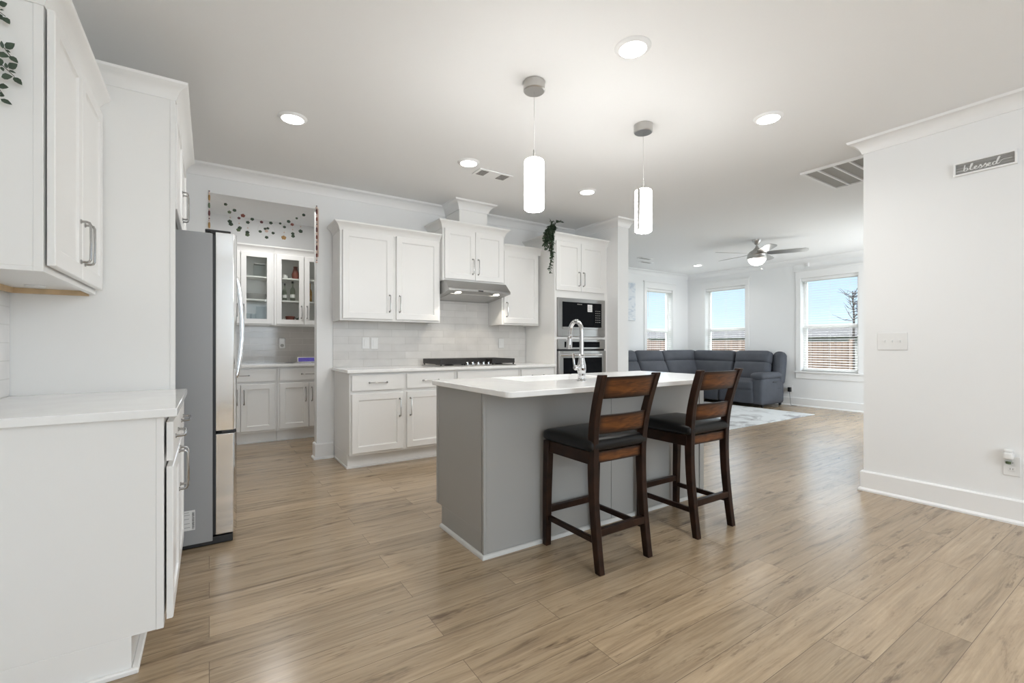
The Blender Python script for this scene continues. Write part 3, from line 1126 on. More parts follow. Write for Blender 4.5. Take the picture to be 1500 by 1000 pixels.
# ------------------------------------------------------------------ range hood
hd = thing('range_hood', (2.48, 4.63, 1.66), 'slim stainless under-cabinet range hood with two lit lamps', 'range hood')
mb = MB()
mb.prism([(4.886, 1.838), (4.475, 1.838), (4.375, 1.742), (4.375, 1.718), (4.40, 1.714), (4.886, 1.655)], 'X', 2.094, 2.868)
mb.build('canopy', M_STEEL, hd, 0.002)
sl = MB().hexa([(2.17, 4.50, 1.6985), (2.79, 4.50, 1.6985), (2.79, 4.83, 1.6585), (2.17, 4.83, 1.6585), (2.17, 4.50, 1.704), (2.79, 4.50, 1.704), (2.79, 4.83, 1.664), (2.17, 4.83, 1.664)])
sl.build('grease_filter', M_NICKEL, hd)
for x in (2.24, 2.72):
    sl_ = math.atan2(.059, .486)
    cu, cv, cn = Vector((1, 0, 0)), Vector((0, math.cos(sl_), -math.sin(sl_))), Vector((0, -math.sin(sl_), -math.cos(sl_)))
    c0 = Vector((x, 4.445, 1.7085))
    MB().loft([[c0 + (cu * math.cos(2 * PI * k / 20) + cv * math.sin(2 * PI * k / 20)) * r_ + cn * h_ for k in range(20)] for r_, h_ in ((.034, -.003), (.034, .002), (.030, .004))]).build('lamp', M_HOODL, hd)
    lamp('hood_lamp_light', 'SPOT', (x, 4.45, 1.685), 4.0, (1, 0.9, 0.76), 0.03, rot=(R(-8), 0, 0)).data.spot_size = R(125)
MB().box(2.45, 2.51, 4.372, 4.376, 1.723, 1.737).build('switch_panel', M_BLACK, hd)

# ------------------------------------------------------------------ cooktop
ck = thing('gas_cooktop', (2.45, 4.57, 0.914), 'stainless gas cooktop with black cast-iron grates on the back counter', 'cooktop')
MB().box(1.985, 2.915, 4.335, 4.835, 0.9142, 0.924).build('tray', M_STEEL, ck, 0.003)
for (a, b) in ((1.99, 2.285), (2.295, 2.605), (2.615, 2.91)):
    g = MB()
    f0 = 4.355 if a != 2.295 else 4.47
    zt, zb = 0.990, 0.968
    for x in (a, b - 0.014):
        g.box(x, x + 0.014, f0, 4.815, zb, zt)
    for y in (f0, 4.801):
        g.box(a, b, y, y + 0.014, zb, zt)
    g.box(a, b, (f0 + 4.815) / 2 - .006, (f0 + 4.815) / 2 + .006, zb, zt)
    for k in (0.25, 0.5, 0.75):
        x = a + (b - a) * k
        g.box(x - .006, x + .006, f0, 4.815, zb, zt)
    for x in (a + .004, b - .018):
        for y in (f0 + .004, 4.795):
            g.box(x, x + .014, y, y + .014, 0.924, zb)
    g.box(a, b, f0 - 0.002, f0 + 0.004, 0.938, zt + .001).box(a - .001, a + .005, f0, 4.815, 0.938, zt).box(b - .005, b + .001, f0, 4.815, 0.938, zt)
    g.build('grate', M_IRON, ck, 0.002)
for (x, y, r) in ((2.137, 4.46, .04), (2.137, 4.70, .035), (2.45, 4.64, .05), (2.762, 4.46, .035), (2.762, 4.70, .04)):
    MB().lathe([(r * 1.3, 0), (r * 1.3, .006), (r, .008), (r, .016), (r * .9, .02), (0, .02)], (x, y, .924), 20).build('burner', M_IRON, ck)
for k in range(5):
    x = 2.325 + k * 0.0665
    kb = MB().lathe([(.022, 0), (.022, .006), (.017, .008), (.015, .028), (.012, .031), (0, .031)], (x, 4.40, .924), 16)
    kb.box(x - .004, x + .004, 4.384, 4.416, .953, .962)
    kb.build('knob', M_CHROME, ck)


# ------------------------------------------------------------------ outlets on the tile
def plate(fr, o, w_, h_, label, cat, name, kind, group=None):
    """o: centre on wall surface"""
    c = thing(name, o, label, cat, group)
    MB().fbox(fr, o, -w_ / 2, w_ / 2, -h_ / 2, h_ / 2, 0.0003, 0.006).build('cover_plate', M_PLATE, c, 0.002)
    if kind == 'rocker':
        MB().fbox(fr, o, -.017, .017, -.034, .034, .006, .009).build('rocker', M_PLATE, c, 0.001)
    elif kind == 'toggle3':
        for k in (-1, 0, 1):
            MB().fbox(fr, o, k * .046 - .005, k * .046 + .005, -.012, .012, .006, .0075).fbox(fr, o, k * .046 - .004, k * .046 + .004, -.002, .010, .0075, .017).build('toggle', M_PLATE, c, 0.001)
    elif kind == 'duplex':
        for s_ in (-1, 1):
            q = MB().fbox(fr, o, -.016, .016, s_ * .020 - .014, s_ * .020 + .014, .006, .008).build('socket', M_PLATE, c, 0.001)
            MB().fbox(fr, o, -.007, -.005, s_ * .020 - .004, s_ * .020 + .006, .008, .0083).fbox(fr, o, .005, .007, s_ * .020 - .004, s_ * .020 + .006, .008, .0083).build('slots', M_INK, q)
    return c


plate('-Y', (1.377, 4.8895, 1.163), .075, .12, 'white rocker switch on the backsplash, the one nearer the open counter end', 'light switch', 'light_switch', 'rocker')
plate('-Y', (1.470, 4.8895, 1.160), .075, .12, 'white outlet plate close beside the rocker switch on the backsplash', 'outlet', 'power_outlet', 'rocker')
plate('-Y', (3.064, 4.8895, 1.163), .075, .12, 'white outlet plate on the backsplash under the single-door wall cabinet', 'outlet', 'power_outlet', 'rocker')

# ================================================================== ISLAND
isl = thing('kitchen_island', (2.19, 2.43, 0), 'grey-painted kitchen island base with flat panels behind the two stools', 'kitchen island')
mb = MB()
mb.box(1.228, 3.153, 2.133, 2.66, 0.0, 0.64)
mb.box(1.228, 3.153, 2.66, 2.73, 0.132, 0.64)
mb.box(1.228, 1.62, 2.133, 2.73, 0.64, 0.884).box(2.40, 3.153, 2.133, 2.73, 0.64, 0.884).box(1.62, 2.40, 2.133, 2.315, 0.64, 0.884)
mb.build('body', M_ISL, isl, 0.001)
for (a, b) in ((1.228, 2.1735), (2.1765, 3.105)):
    MB().box(a, b, 2.127, 2.133, 0.0, 0.884).build('back_panel', M_ISL, isl, 0.001)
MB().box(1.222, 1.228, 2.15, 2.70, 0.132, 0.884).box(1.222, 1.228, 2.15, 2.655, 0.0, 0.132).build('side_panel', M_ISL, isl, 0.001)
MB().box(1.219, 1.240, 2.122, 2.142, 0.0, 0.884).build('corner_strip', M_ISL, isl, 0.004)
MB().box(3.108, 3.1575, 2.120, 2.142, 0.0, 0.884).build('corner_strip', M_ISL, isl, 0.002)
MB().box(1.219, 1.230, 2.70, 2.731, 0.132, 0.884).build('corner_strip', M_ISL, isl, 0.003)
sh = moulding([(3.16, 2.66), (3.16, 2.120), (1.219, 2.120), (1.219, 2.655)][::-1], [(-0.004, 0), (0.013, 0), (0.013, 0.006), (0.009, 0.015), (0.004, 0.020), (-0.004, 0.021)])
sh.build('shoe_molding', M_ISLT, isl)['label'] = 'shoe molding with top light painted in as lighter grey'
# worktop with a notch for the apron sink
XA, XB, YN, YF = 1.198, 3.182, 1.845, 2.775
SX0, SX1, SY0 = 1.63, 2.39, 2.325
cr = 0.035


def corner(cx, cy, a0):
    return [(cx + cr * math.cos(R(a0 + k * 15)), cy + cr * math.sin(R(a0 + k * 15))) for k in range(7)]


outl = corner(XA + cr, YN + cr, 180) + corner(XB - cr, YN + cr, 270) + corner(XB - cr, YF - cr, 0) + [(SX1, YF), (SX1, SY0), (SX0, SY0), (SX0, YF)] + corner(XA + cr, YF - cr, 90)
top = MB().prism(outl, 'Z', 0.8842, 0.914)
tag(top.build('island_countertop', M_QTZ, None, 0.004, 3), 'white quartz island worktop with rounded corners and a sink notch', 'countertop')
snk = thing('apron_sink', ((SX0 + SX1) / 2, 2.55, 0.66), 'white ceramic apron sink set into the island worktop', 'sink')
s_ = MB()
zt = 0.9115
e0, e1, e2, e3 = SX0 + .002, SX1 - .002, SY0 + .002, 2.80
s_.box(e0, e1, e2, e2 + .02, .70, zt).box(e0, e1, e3 - .025, e3, .66, zt).box(e0, e0 + .02, e2 + .02, e3 - .025, .70, zt).box(e1 - .02, e1, e2 + .02, e3 - .025, .70, zt).box(e0, e1, e2, e3 - .025, .68, .70)
s_.build('basin', M_CERAMIC, snk, 0.004)
MB().lathe([(.0, 0), (.04, 0), (.042, .003), (.0, .004)], (2.01, 2.55, .7), 20).build('drain', M_STEEL, snk)

fc = thing('kitchen_faucet', (1.962, 2.175, 0.914), 'chrome gooseneck pull-down faucet with side lever standing on the island worktop', 'faucet')
fx, fy, fz = 1.962, 2.175, 0.914
MB().lathe([(.030, 0), (.030, .004), (.027, .008), (.024, .014), (.0235, .020), (.0255, .026), (.024, .040), (.0265, .060), (.0290, .078), (.0275, .098), (.0225, .120), (.0185, .142), (.0175, .150), (.0205, .155), (.0205, .163), (.0150, .168), (.0145, .172), (0, .172)], (fx, fy, fz), 28).build('body', M_CHROME, fc)
pts = [(fx, fy, fz + .168), (fx, fy, fz + .24), (fx, fy, fz + .315)]
rr = .0545
for k in range(1, 13):
    a = PI * k / 12 * 0.97
    pts.append((fx, fy + rr - rr * math.cos(a), fz + .315 + rr * 1.15 * math.sin(a)))
pts.append((fx, fy + 2 * rr + .003, fz + .295))
MB().tube(pts, .0135, 16).build('neck', M_CHROME, fc)
px_, py_, pz_ = fx, fy + 2 * rr + .003, fz + .295
hd_ = MB()
ring = []
prof = [(.0150, 0), (.0165, -.004), (.0165, -.012), (.0145, -.016), (.0155, -.030), (.0190, -.060), (.0200, -.078), (.0200, -.092), (.017, -.094)]
hd_.loft([[(px_ + r * math.cos(2 * PI * k / 20), py_ + (-.0 - z) * 0.10 + r * math.sin(2 * PI * k / 20), pz_ + z) for k in range(20)] for r, z in prof])
hd_.build('spray_head', M_CHROME, fc)
MB().cushion((px_, py_ + .024, pz_ - .052), (.014, .012, .040), .005).build('spray_button', M_CHROME, fc)
# lever on the side pointing to the sink side
lv = MB()
lv.lathe([(.0, -.062), (.010, -.062), (.014, -.056), (.017, -.048), (.0135, -.042), (.0135, -.036), (.0185, -.028), (.0185, -.012), (.0155, 0), (0, 0)], (fx, fy, fz + .085), 20, 'X')
lv.build('valve', M_CHROME, fc)
hp = (fx - .052, fy + .006, fz + .092)
MB().tube([hp, (hp[0] - .001, hp[1] + .006, hp[2] + .030), (hp[0] - .004, hp[1] + .006, hp[2] + .058), (hp[0] - .006, hp[1] + .005, hp[2] + .082), (hp[0] - .006, hp[1] + .005, hp[2] + .086)], [.008, .0065, .0075, .0085, .004], 12).build('lever', M_CHROME, fc)


# ================================================================== STOOLS
def ring_rect(cx, cy, z, wx, wy):
    return [(cx - wx / 2, cy - wy / 2, z), (cx + wx / 2, cy - wy / 2, z), (cx + wx / 2, cy + wy / 2, z), (cx - wx / 2, cy + wy / 2, z)]


def make_stool(cx, label):
    st_ = thing('counter_stool', (cx, 1.88, 0), label, 'stool', 'counter stools at the island')
    RX = {0: .178, 1: .20}
    curve = smooth([(0, 1.663, 0.0), (0, 1.683, .14), (0, 1.706, .36), (0, 1.712, .56), (0, 1.700, .72), (0, 1.668, .86), (0, 1.625, .995)], 5)
    for sgn in (-1, 1):
        rings = []
        for p in curve:
            k = max(0, (p.z - .6) / .395)
            rx = .178 + .021 * k
            t_ = .046 - .010 * k if p.z > .56 else .036 + .010 * p.z / .56
            rings.append(ring_rect(cx + sgn * rx, p.y, p.z, .036, t_ + .002))
        MB().loft(rings).build('rear_leg', M_DKWOOD, st_, 0.004)
        fl = [ring_rect(cx + sgn * .187, 2.082, 0, .036, .036), ring_rect(cx + sgn * .187, 2.078, .3, .040, .040), ring_rect(cx + sgn * .185, 2.068, .60, .044, .044)]
        MB().loft(fl).build('front_leg', M_DKWOOD, st_, 0.004)
        # side apron and side stretcher
        MB().hexa([(cx + sgn * .186 - .011, 1.72, .535), (cx + sgn * .186 + .011, 1.72, .535), (cx + sgn * .186 + .011, 2.06, .535), (cx + sgn * .186 - .011, 2.06, .535),
                   (cx + sgn * .186 - .011, 1.72, .600), (cx + sgn * .186 + .011, 1.72, .600), (cx + sgn * .186 + .011, 2.06, .600), (cx + sgn * .186 - .011, 2.06, .600)]).build('side_apron', M_DKWOOD, st_, 0.003)
        MB().box(cx + sgn * .182 - .010, cx + sgn * .182 + .010, 1.68, 2.078, .143, .172).build('side_stretcher', M_DKWOOD, st_, 0.003)
    MB().box(cx - .170, cx + .170, 1.702, 1.722, .540, .598).build('rear_apron', M_AMBER, st_, 0.003)
    MB().box(cx - .170, cx + .170, 2.058, 2.080, .535, .600).build('front_apron', M_DKWOOD, st_, 0.003)
    MB().box(cx - .165, cx + .165, 1.672, 1.700, .178, .216).build('rear_stretcher', M_DKWOOD, st_, 0.003)
    MB().box(cx - .170, cx + .170, 2.066, 2.094, .185, .220).build('front_stretcher', M_DKWOOD, st_, 0.003)
    # bowed back slats
    for (z0, z1) in ((.872, .984), (.690, .788)):
        rings = []
        for k in range(11):
            t_ = -1 + 2 * k / 10
            x = cx + t_ * (.186 if z0 > .8 else .180)
            bow = -.018 * (1 - t_ * t_)
            yy = [1.663 if z0 > .8 else 1.703, 1.629 if z0 > .8 else 1.686]
            rings.append([(x, yy[0] - .010 + bow, z0), (x, yy[0] + .010 + bow, z0), (x, yy[1] + .010 + bow, z1), (x, yy[1] - .010 + bow, z1)])
        MB().loft(rings).build('back_slat', M_AMBER, st_, 0.003)
    # padded seat
    MB().cushion((cx, 1.892, .631), (.425, .415, .062), .026, (0, 0, .016), 11).build('seat_cushion', M_LEATHER, st_)
    return st_


s1 = make_stool(1.800, 'dark wood counter stool with black padded seat, the stool nearer the faucet')
s1b = copy_thing(s1, (2.580, 1.875, 0), 'dark wood counter stool with black padded seat at the living-room end of the island')

# ================================================================== LEFT RUN
# base cabinet facing +X
XF = -0.136
lb = thing('base_cabinet', (-0.44, 2.49, 0), 'white base cabinet in the near corner of the picture, its plain end panel facing us', 'cabinet')
mb = MB()
mb.box(-0.748, -0.158, 2.062, 2.926, .127, .884).box(-0.158, XF, 2.060, 2.926, .127, .884)
mb.box(-0.748, -0.226, 2.062, 2.926, 0, .127)
mb.build('body', M_CAB, lb, 0.0015)
MB().box(-0.748, -0.205, 2.045, 2.062, 0, .019).box(-0.226, -0.205, 2.062, 2.926, 0, .019).build('shoe_molding', M_CAB, lb, 0.004)
for (a, b, hs) in ((2.072, 2.485, 1), (2.500, 2.914, 0)):
    door(lb, '+X', (XF, 0, 0), a, b, .722, .862, ((a + b) / 2, .79, False), rail=0.0, name='drawer')
    door(lb, '+X', (XF, 0, 0), a, b, .150, .700, ((b - .035 if hs else a + .035), .60, True))
ct = MB().box(-0.7395, -0.096, 2.035, 2.927, .884, .914)
tag(ct.build('countertop', M_QTZ, None, 0.003, 3), 'white quartz countertop ending at the tall panel beside the fridge', 'countertop')

# wall cabinet facing +X
lu = thing('upper_cabinet', (-0.6, 2.5, 1.38), 'white wall cabinet close to the camera, green sprigs hanging over its end panel', 'cabinet')
XU = -0.452
mb = MB()
mb.box(-0.748, -0.476, 2.092, 2.926, 1.395, 2.262).box(-0.476, XU, 2.090, 2.926, 1.38, 2.262)
mb.box(-0.748, -0.476, 2.092, 2.108, 1.38, 1.395).box(-0.748, -0.735, 2.108, 2.926, 1.38, 1.395)
mb.build('body', M_CAB, lu, 0.0015)
MB().box(-0.735, -0.722, 2.108, 2.926, 1.372, 1.3945).box(-0.722, -0.476, 2.905, 2.9255, 1.372, 1.3945).build('mounting_rail', M_RAWWOOD, lu)
MB().lathe([(0, -.008), (.028, -.008), (.032, -.004), (.032, 0), (0, 0)], (-0.62, 2.75, 1.395), 20).build('puck_lamp', M_PLATE, lu)
door(lu, '+X', (XU, 0, 0), 2.100, 2.490, 1.402, 2.245, (2.490 - .033, 1.55, True), hl=.16)
door(lu, '+X', (XU, 0, 0), 2.496, 2.912, 1.402, 2.245, (2.496 + .033, 1.55, True), hl=.16)
crown_part(lu, [(XU, 2.926), (XU, 2.090), (-0.748, 2.090)][::-1], 2.246)

# tall panel + over-fridge cabinet
fcab = thing('fridge_cabinet', (-0.45, 3.5, 0), 'tall white side panel and over-fridge cabinet enclosing the refrigerator', 'cabinet')
mb = MB()
mb.box(-0.748, -0.168, 2.930, 2.948, 0, 2.412)
mb.box(-0.168, -0.146, 2.928, 2.950, 0, 2.412)
mb.build('side_panel', M_CAB, fcab, 0.001)
MB().box(-0.748, -0.168, 2.952, 4.10, 1.835, 2.412).build('body', M_CAB, fcab, 0.001)
MB().box(-0.748, -0.168, 4.082, 4.10, 0, 1.835).build('side_panel', M_CAB, fcab, 0.001)
door(fcab, '+X', (-0.166, 0, 0), 2.962, 3.518, 1.850, 2.395, (3.518 - .035, 2.0, True))
door(fcab, '+X', (-0.166, 0, 0), 3.524, 4.085, 1.850, 2.395, (3.524 + .035, 2.0, True))
crown_part(fcab, [(-0.748, 2.930), (-0.146, 2.930), (-0.146, 4.10)][::-1][::-1] if False else [(-0.146, 4.10), (-0.146, 2.930), (-0.748, 2.930)][::-1], 2.398)

# ------------------------------------------------------------------ refrigerator
fg = thing('refrigerator', (-0.28, 3.56, 0), 'stainless french-door refrigerator with grey side and bottom freezer drawer', 'refrigerator')
MB().box(-0.70, 0.016, 3.11, 4.02, 0.028, 1.775).build('body', M_FRSIDE, fg, 0.003)
MB().box(0.016, 0.030, 3.118, 4.012, 0.06, 1.77).build('door_gasket', M_BLACK, fg)
MB().box(-0.66, 0.115, 3.125, 4.005, 0.004, 0.046).build('base_grille', M_BLACK, fg, 0.004)


def fr_door(y0, y1, z0, z1, name):
    """door with softly crowned front, rounded vertical edges"""
    rings = []
    prof = []
    nseg = 14
    for k in range(nseg + 1):
        t_ = k / nseg
        y = y0 + (y1 - y0) * t_
        d = min(y - y0, y1 - y)
        edge = 0.016 * (1 - min(1, d / 0.02)) ** 2
        prof.append((0.134 - edge + 0.006 * math.sin(PI * t_), y))
    prof = [(0.030, y0)] + prof + [(0.030, y1)]
    rings = [[(x, y, z) for x, y in prof] for z in (z0, z1)]
    return MB().loft(rings).build(name, M_STEELP, fg, 0.003, angle=30)


dA = fr_door(3.112, 3.562, .650, 1.785, 'door')
dB = fr_door(3.568, 4.018, .650, 1.785, 'door')
dC = fr_door(3.112, 4.018, .058, .632, 'freezer_drawer')


def fr_handle(y, z0, z1, par):
    pts = smooth([(0.138, y, z0), (0.158, y, z0 + .03), (0.176, y, z0 + .18), (0.183, y, (z0 + z1) / 2), (0.176, y, z1 - .18), (0.158, y, z1 - .03), (0.138, y, z1)], 6)
    MB().tube(pts, .0125, 12).build('handle', M_STEELP, par)


fr_handle(3.515, .93, 1.585, dA)
fr_handle(3.615, .93, 1.585, dB)
MB().box(-0.02, 0.105, 3.125, 3.20, 1.787, 1.800).box(0.004, 0.09, 3.116, 3.16, 1.776, 1.789).build('hinge_cover', M_BLACK, fg, 0.004)
MB().box(0.06, 0.132, 3.12, 3.16, .634, .648).build('hinge', M_BLACK, fg, 0.002)
stk = MB().box(-0.121, -0.066, 3.1082, 3.1098, .112, .222).build('energy_label', M_LABEL, fg)
bc = MB()
random.seed(4)
z = .118
while z < .214:
    h_ = random.choice((.0015, .003, .004))
    bc.box(-.080, -.069, 3.1076, 3.1082, z, z + h_)
    z += h_ + random.choice((.0015, .0025))
bc.build('barcode', M_INK, stk)
bc = MB()
for z_ in (.128, .150, .175, .197, .210):
    bc.box(-.116, -.088 - random.random() * .008, 3.1076, 3.1082, z_, z_ + .003)
bc.build('print', M_LINK, stk)

# ================================================================== PANTRY
YP = 6.05


def pantry_base(x0, x1, label, mid):
    return base_cab(x0, x1, label, [(x0 + .025, x1 - .025, 1)], [(x0 + .025, mid - .002, 'R'), (mid + .002, x1 - .025, 'L')], yb=YP, yw=6.648, toe_y=6.11)


pantry_base(-0.745, -0.075, 'white pantry base cabinet nearest the side wall, behind the refrigerator', -0.41)
pantry_base(-0.073, 0.668, 'white pantry base cabinet seen just past the refrigerator handle', .295)
pantry_base(0.670, 1.360, 'white pantry base cabinet under the lit screen', 1.013)
pantry_base(1.362, 2.245, 'white pantry base cabinet farthest from the refrigerator, beyond the door jamb', 1.80)
ct = MB().box(-0.745, 2.246, 6.010, 6.649, .884, .914)
tag(ct.build('countertop', M_QTZ, None, 0.004, 3), 'white pantry countertop with a lit screen standing on it', 'countertop')
YU = 6.33


def glass_cab(x0, x1, label, doors):
    c = thing('glass_cabinet', ((x0 + x1) / 2, 6.49, 1.385), label, 'cabinet', None)
    mb = MB()
    yb = 6.648
    zt = 2.275
    mb.box(x0, x0 + .016, YU + .018, yb, 1.385, zt).box(x1 - .016, x1, YU + .018, yb, 1.385, zt)
    mb.box(x0 + .016, x1 - .016, yb - .012, yb, 1.385, zt).box(x0 + .016, x1 - .016, YU + .018, yb - .012, 1.400, 1.418).box(x0 + .016, x1 - .016, YU + .018, yb - .012, zt - .018, zt)
    mb.box(x0, x0 + .034, YU, YU + .018, 1.385, zt).box(x1 - .034, x1, YU, YU + .018, 1.385, zt).box(x0 + .034, x1 - .034, YU, YU + .018, 1.385, 1.420).box(x0 + .034, x1 - .034, YU, YU + .018, zt - .034, zt)
    mb.build('body', M_CAB, c, 0.001)
    for z_ in (1.700, 1.980):
        MB().box(x0 + .017, x1 - .017, YU + .022, yb - .013, z_ - .018, z_).build('shelf', M_CAB, c)
    for (a, b, h) in doors:
        door(c, '-Y', (0, YU, 0), a, b, 1.400, 2.262, (b - .030 if h == 'R' else a + .030, 1.555, True), glass=True, hl=.15)
    crown_part(c, [(x0, YU), (x1, YU)], 2.262, [(a * .9, b) for a, b in CABCROWN])
    return c


glass_cab(-0.72, -0.052, 'white glass-door pantry cabinet nearest the side wall, behind the refrigerator', [(-0.70, -0.39, 'R'), (-0.386, -0.075, 'L')])
glass_cab(-0.050, 0.666, 'white glass-door pantry cabinet with plates on its middle shelf', [(-0.028, .306, 'R'), (.312, .645, 'L')])
glass_cab(0.668, 1.362, 'white glass-door pantry cabinet with two bottles on its middle shelf', [(.690, 1.004, 'R'), (1.010, 1.340, 'L')])
# contents
fr_ = thing('glass_canister', (.52, 6.49, 1.98), 'clear square canister on the top shelf of the plate cabinet', 'canister')
MB().box(.455, .585, 6.43, 6.55, 1.982, 2.135).build('jar', M_CLEAR, fr_, 0.008)
MB().box(.460, .580, 6.435, 6.545, 2.136, 2.152).build('lid', M_NICKEL, fr_, 0.004)
for k in range(7):
    pl = MB().lathe([(0, 0), (.06, 0), (.115, .008), (.118, .010), (.06, .004), (0, .003)], (.48, 6.49, 1.7005 + k * .0105), 28)
    tag(pl.build('plate', M_CERAMIC), 'white dinner plate in the stack behind the cabinet glass', 'plate', 'stacked plates in the pantry cabinet')
pt = thing('glass_pitcher', (.545, 6.47, 1.418), 'clear glass pitcher on the bottom shelf below the plates', 'pitcher')
MB().lathe([(0, 0), (.05, 0), (.055, .02), (.06, .10), (.052, .17), (.058, .20), (.055, .20), (.048, .17), (.055, .10), (.05, .02), (0, .006)], (.535, 6.47, 1.4185), 24).build('jug', M_CLEAR, pt)
MB().tube(smooth([(.587, 6.47, 1.58), (.620, 6.47, 1.57), (.623, 6.47, 1.51), (.591, 6.47, 1.475)], 5), .006, 8).build('handle', M_CLEAR, pt)
for k, (x, y) in enumerate(((.40, 6.45), (.455, 6.52))):
    gmb = MB().lathe([(0, 0), (.030, 0), (.036, .11), (.034, .11), (.028, .006), (0, .006)], (x, y, 1.4185), 20)
    tag(gmb.build('drinking_glass', M_CLEAR), ('clear tumbler on the bottom pantry shelf, farthest from the pitcher' if k == 0 else 'clear tumbler on the bottom pantry shelf, right beside the pitcher'), 'glass', 'tumblers on the bottom pantry shelf')


def bottle(x, y, z, s, label, glass, cap, lab):
    b_ = thing('bottle', (x, y, z), label, 'bottle', 'bottles behind the pantry glass')
    r = .033 * s
    MB().lathe([(0, 0), (r * .95, 0), (r, .008), (r, .15 * s), (r * .8, .175 * s), (r * .36, .20 * s), (r * .33, .245 * s), (r * .33, .25 * s), (0, .25 * s)], (x, y, z + .0005), 22).build('glass', glass, b_)
    MB().lathe([(0, 0), (r * .42, 0), (r * .42, .028 * s), (0, .028 * s)], (x, y, z + .251 * s), 16).build('cap', cap, b_)
    MB().lathe([(r * 1.02, .05 * s), (r * 1.03, .05 * s), (r * 1.03, .095 * s), (r * 1.02, .095 * s)], (x, y, z), 22).build('paper_label', lab, b_)


bottle(.800, 6.46, 1.70, .80, 'clear bottle with pale label, the shorter of the pair on the middle shelf', M_BOTTLE, M_BLACK, M_LABEL)
bottle(.893, 6.46, 1.70, .92, 'taller clear bottle with black cap beside the shorter one on the pantry shelf', M_BOTTLE, M_BLACK, M_LABEL)
bottle(1.095, 6.46, 1.70, .88, 'amber bottle partly hidden by the pantry door jamb', M_OIL, M_GOLD, M_GOLD)
va = MB().lathe([(0, 0), (.03, 0), (.042, .03), (.045, .07), (.03, .12), (.022, .15), (.028, .17), (.025, .17), (.018, .15), (.0, .14)], (.93, 6.49, 1.9805), 22)
tag(va.build('vase', M_RED), 'reddish brown vase on the top shelf above the bottles', 'vase')
va = MB().lathe([(0, 0), (.022, 0), (.026, .03), (.02, .05), (.0, .05)], (.805, 6.45, 1.9805), 18)
tag(va.build('cup', M_CERAMIC), 'small white cup on the top shelf beside the reddish vase', 'cup')
va = MB().lathe([(0, 0), (.040, 0), (.052, .07), (.056, .075), (.056, .09), (.05, .09), (.046, .07), (0, .06)], (.865, 6.47, 1.4185), 22)
tag(va.build('flower_pot', M_RED), 'terracotta red pot on the bottom shelf under the bottles', 'pot')
va = MB().lathe([(0, 0), (.03, 0), (.034, .06), (.03, .062), (.0, .055)], (.775, 6.48, 1.4185), 18)
tag(va.build('cup', M_CERAMIC), 'white cup on the bottom shelf beside the terracotta pot', 'cup')


def leaf_geo(mb, p, d, L, wd, up=None):
    """pointed leaf, slightly folded along its rib and thickened"""
    d = Vector(d).normalized()
    up = Vector(up) if up else ZV
    sd = d.cross(up)
    if sd.length < 1e-4:
        sd = Vector((1, 0, 0))
    sd.normalize()
    nm = sd.cross(d).normalized()
    p = Vector(p)
    a = [p, p + d * L * .22 + sd * wd * .40 + nm * wd * .10, p + d * L * .5 + sd * wd * .5 + nm * wd * .14, p + d * L * .8 + sd * wd * .26 + nm * wd * .05, p + d * L,
         p + d * L * .8 - sd * wd * .26 + nm * wd * .05, p + d * L * .5 - sd * wd * .5 + nm * wd * .14, p + d * L * .22 - sd * wd * .40 + nm * wd * .10]
    m_ = [p + d * L * .22, p + d * L * .5, p + d * L * .8]
    th = nm * 0.0006
    vs = a + m_
    n = len(vs)
    fs = [(0, 1, 8), (1, 2, 9, 8), (2, 3, 10, 9), (3, 4, 10), (4, 5, 10), (5, 6, 9, 10), (6, 7, 8, 9), (7, 0, 8)]
    mb.add([v + th for v in vs] + [v - th for v in vs], fs + [tuple(i + n for i in f[::-1]) for f in fs] + [(i, (i + 1) % 8, n + (i + 1) % 8, n + i) for i in range(8)])


random.seed(11)
sp = thing('potted_sprig', (.94, 6.45, 1.4185), 'small green plant in a cup beside the terracotta pot', 'plant')
MB().lathe([(0, 0), (.022, 0), (.026, .035), (.0, .035)], (.945, 6.45, 1.4185), 16).build('pot', M_PLATE, sp)
lf = MB()
for k in range(16):
    a = random.uniform(0, 2 * PI)
    leaf_geo(lf, (.945, 6.45, 1.4535), (math.cos(a) * .6, math.sin(a) * .6, random.uniform(.5, 1.4)), random.uniform(.03, .06), .018)
lf.build('foliage', M_LEAF, sp)

dp = thing('smart_display', (1.03, 6.42, .914), 'small lit screen glowing violet on the pantry countertop', 'screen')
MB().hexa([(.945, 6.42, .922), (1.155, 6.42, .922), (1.155, 6.44, .922), (.945, 6.44, .922), (.945, 6.435, .984), (1.155, 6.435, .984), (1.155, 6.455, .984), (.945, 6.455, .984)]).build('housing', M_PLATE, dp, 0.004)
MB().hexa([(.954, 6.4185, .930), (1.146, 6.4185, .930), (1.146, 6.4205, .930), (.954, 6.4205, .930), (.954, 6.4315, .978), (1.146, 6.4315, .978), (1.146, 6.4335, .978), (.954, 6.4335, .978)]).build('screen', M_SCREEN, dp)
MB().box(.99, 1.11, 6.43, 6.50, .9142, .925).build('foot', M_PLATE, dp, 0.003)
cbl = MB().tube(smooth([(.92, 6.45, .9165), (.88, 6.43, .9165), (.85, 6.47, .9165), (.80, 6.46, .9165)], 5), .002, 6)
tag(cbl.build('cable', M_BLACK), 'thin dark cable lying beside the lit screen', 'cable')
sd_ = thing('plug_in_dispenser', (.81, 6.6495, 1.10), 'white plug-in dispenser on the pantry backsplash', 'dispenser')
MB().cushion((.79, 6.632, 1.165), (.075, .034, .135), .014).build('housing', M_PLATE, sd_)
MB().lathe([(0, -.006), (.018, -.006), (.022, 0), (0, 0)], (.79, 6.617, 1.135), 18, 'Y').build('nozzle', M_VENT, sd_)


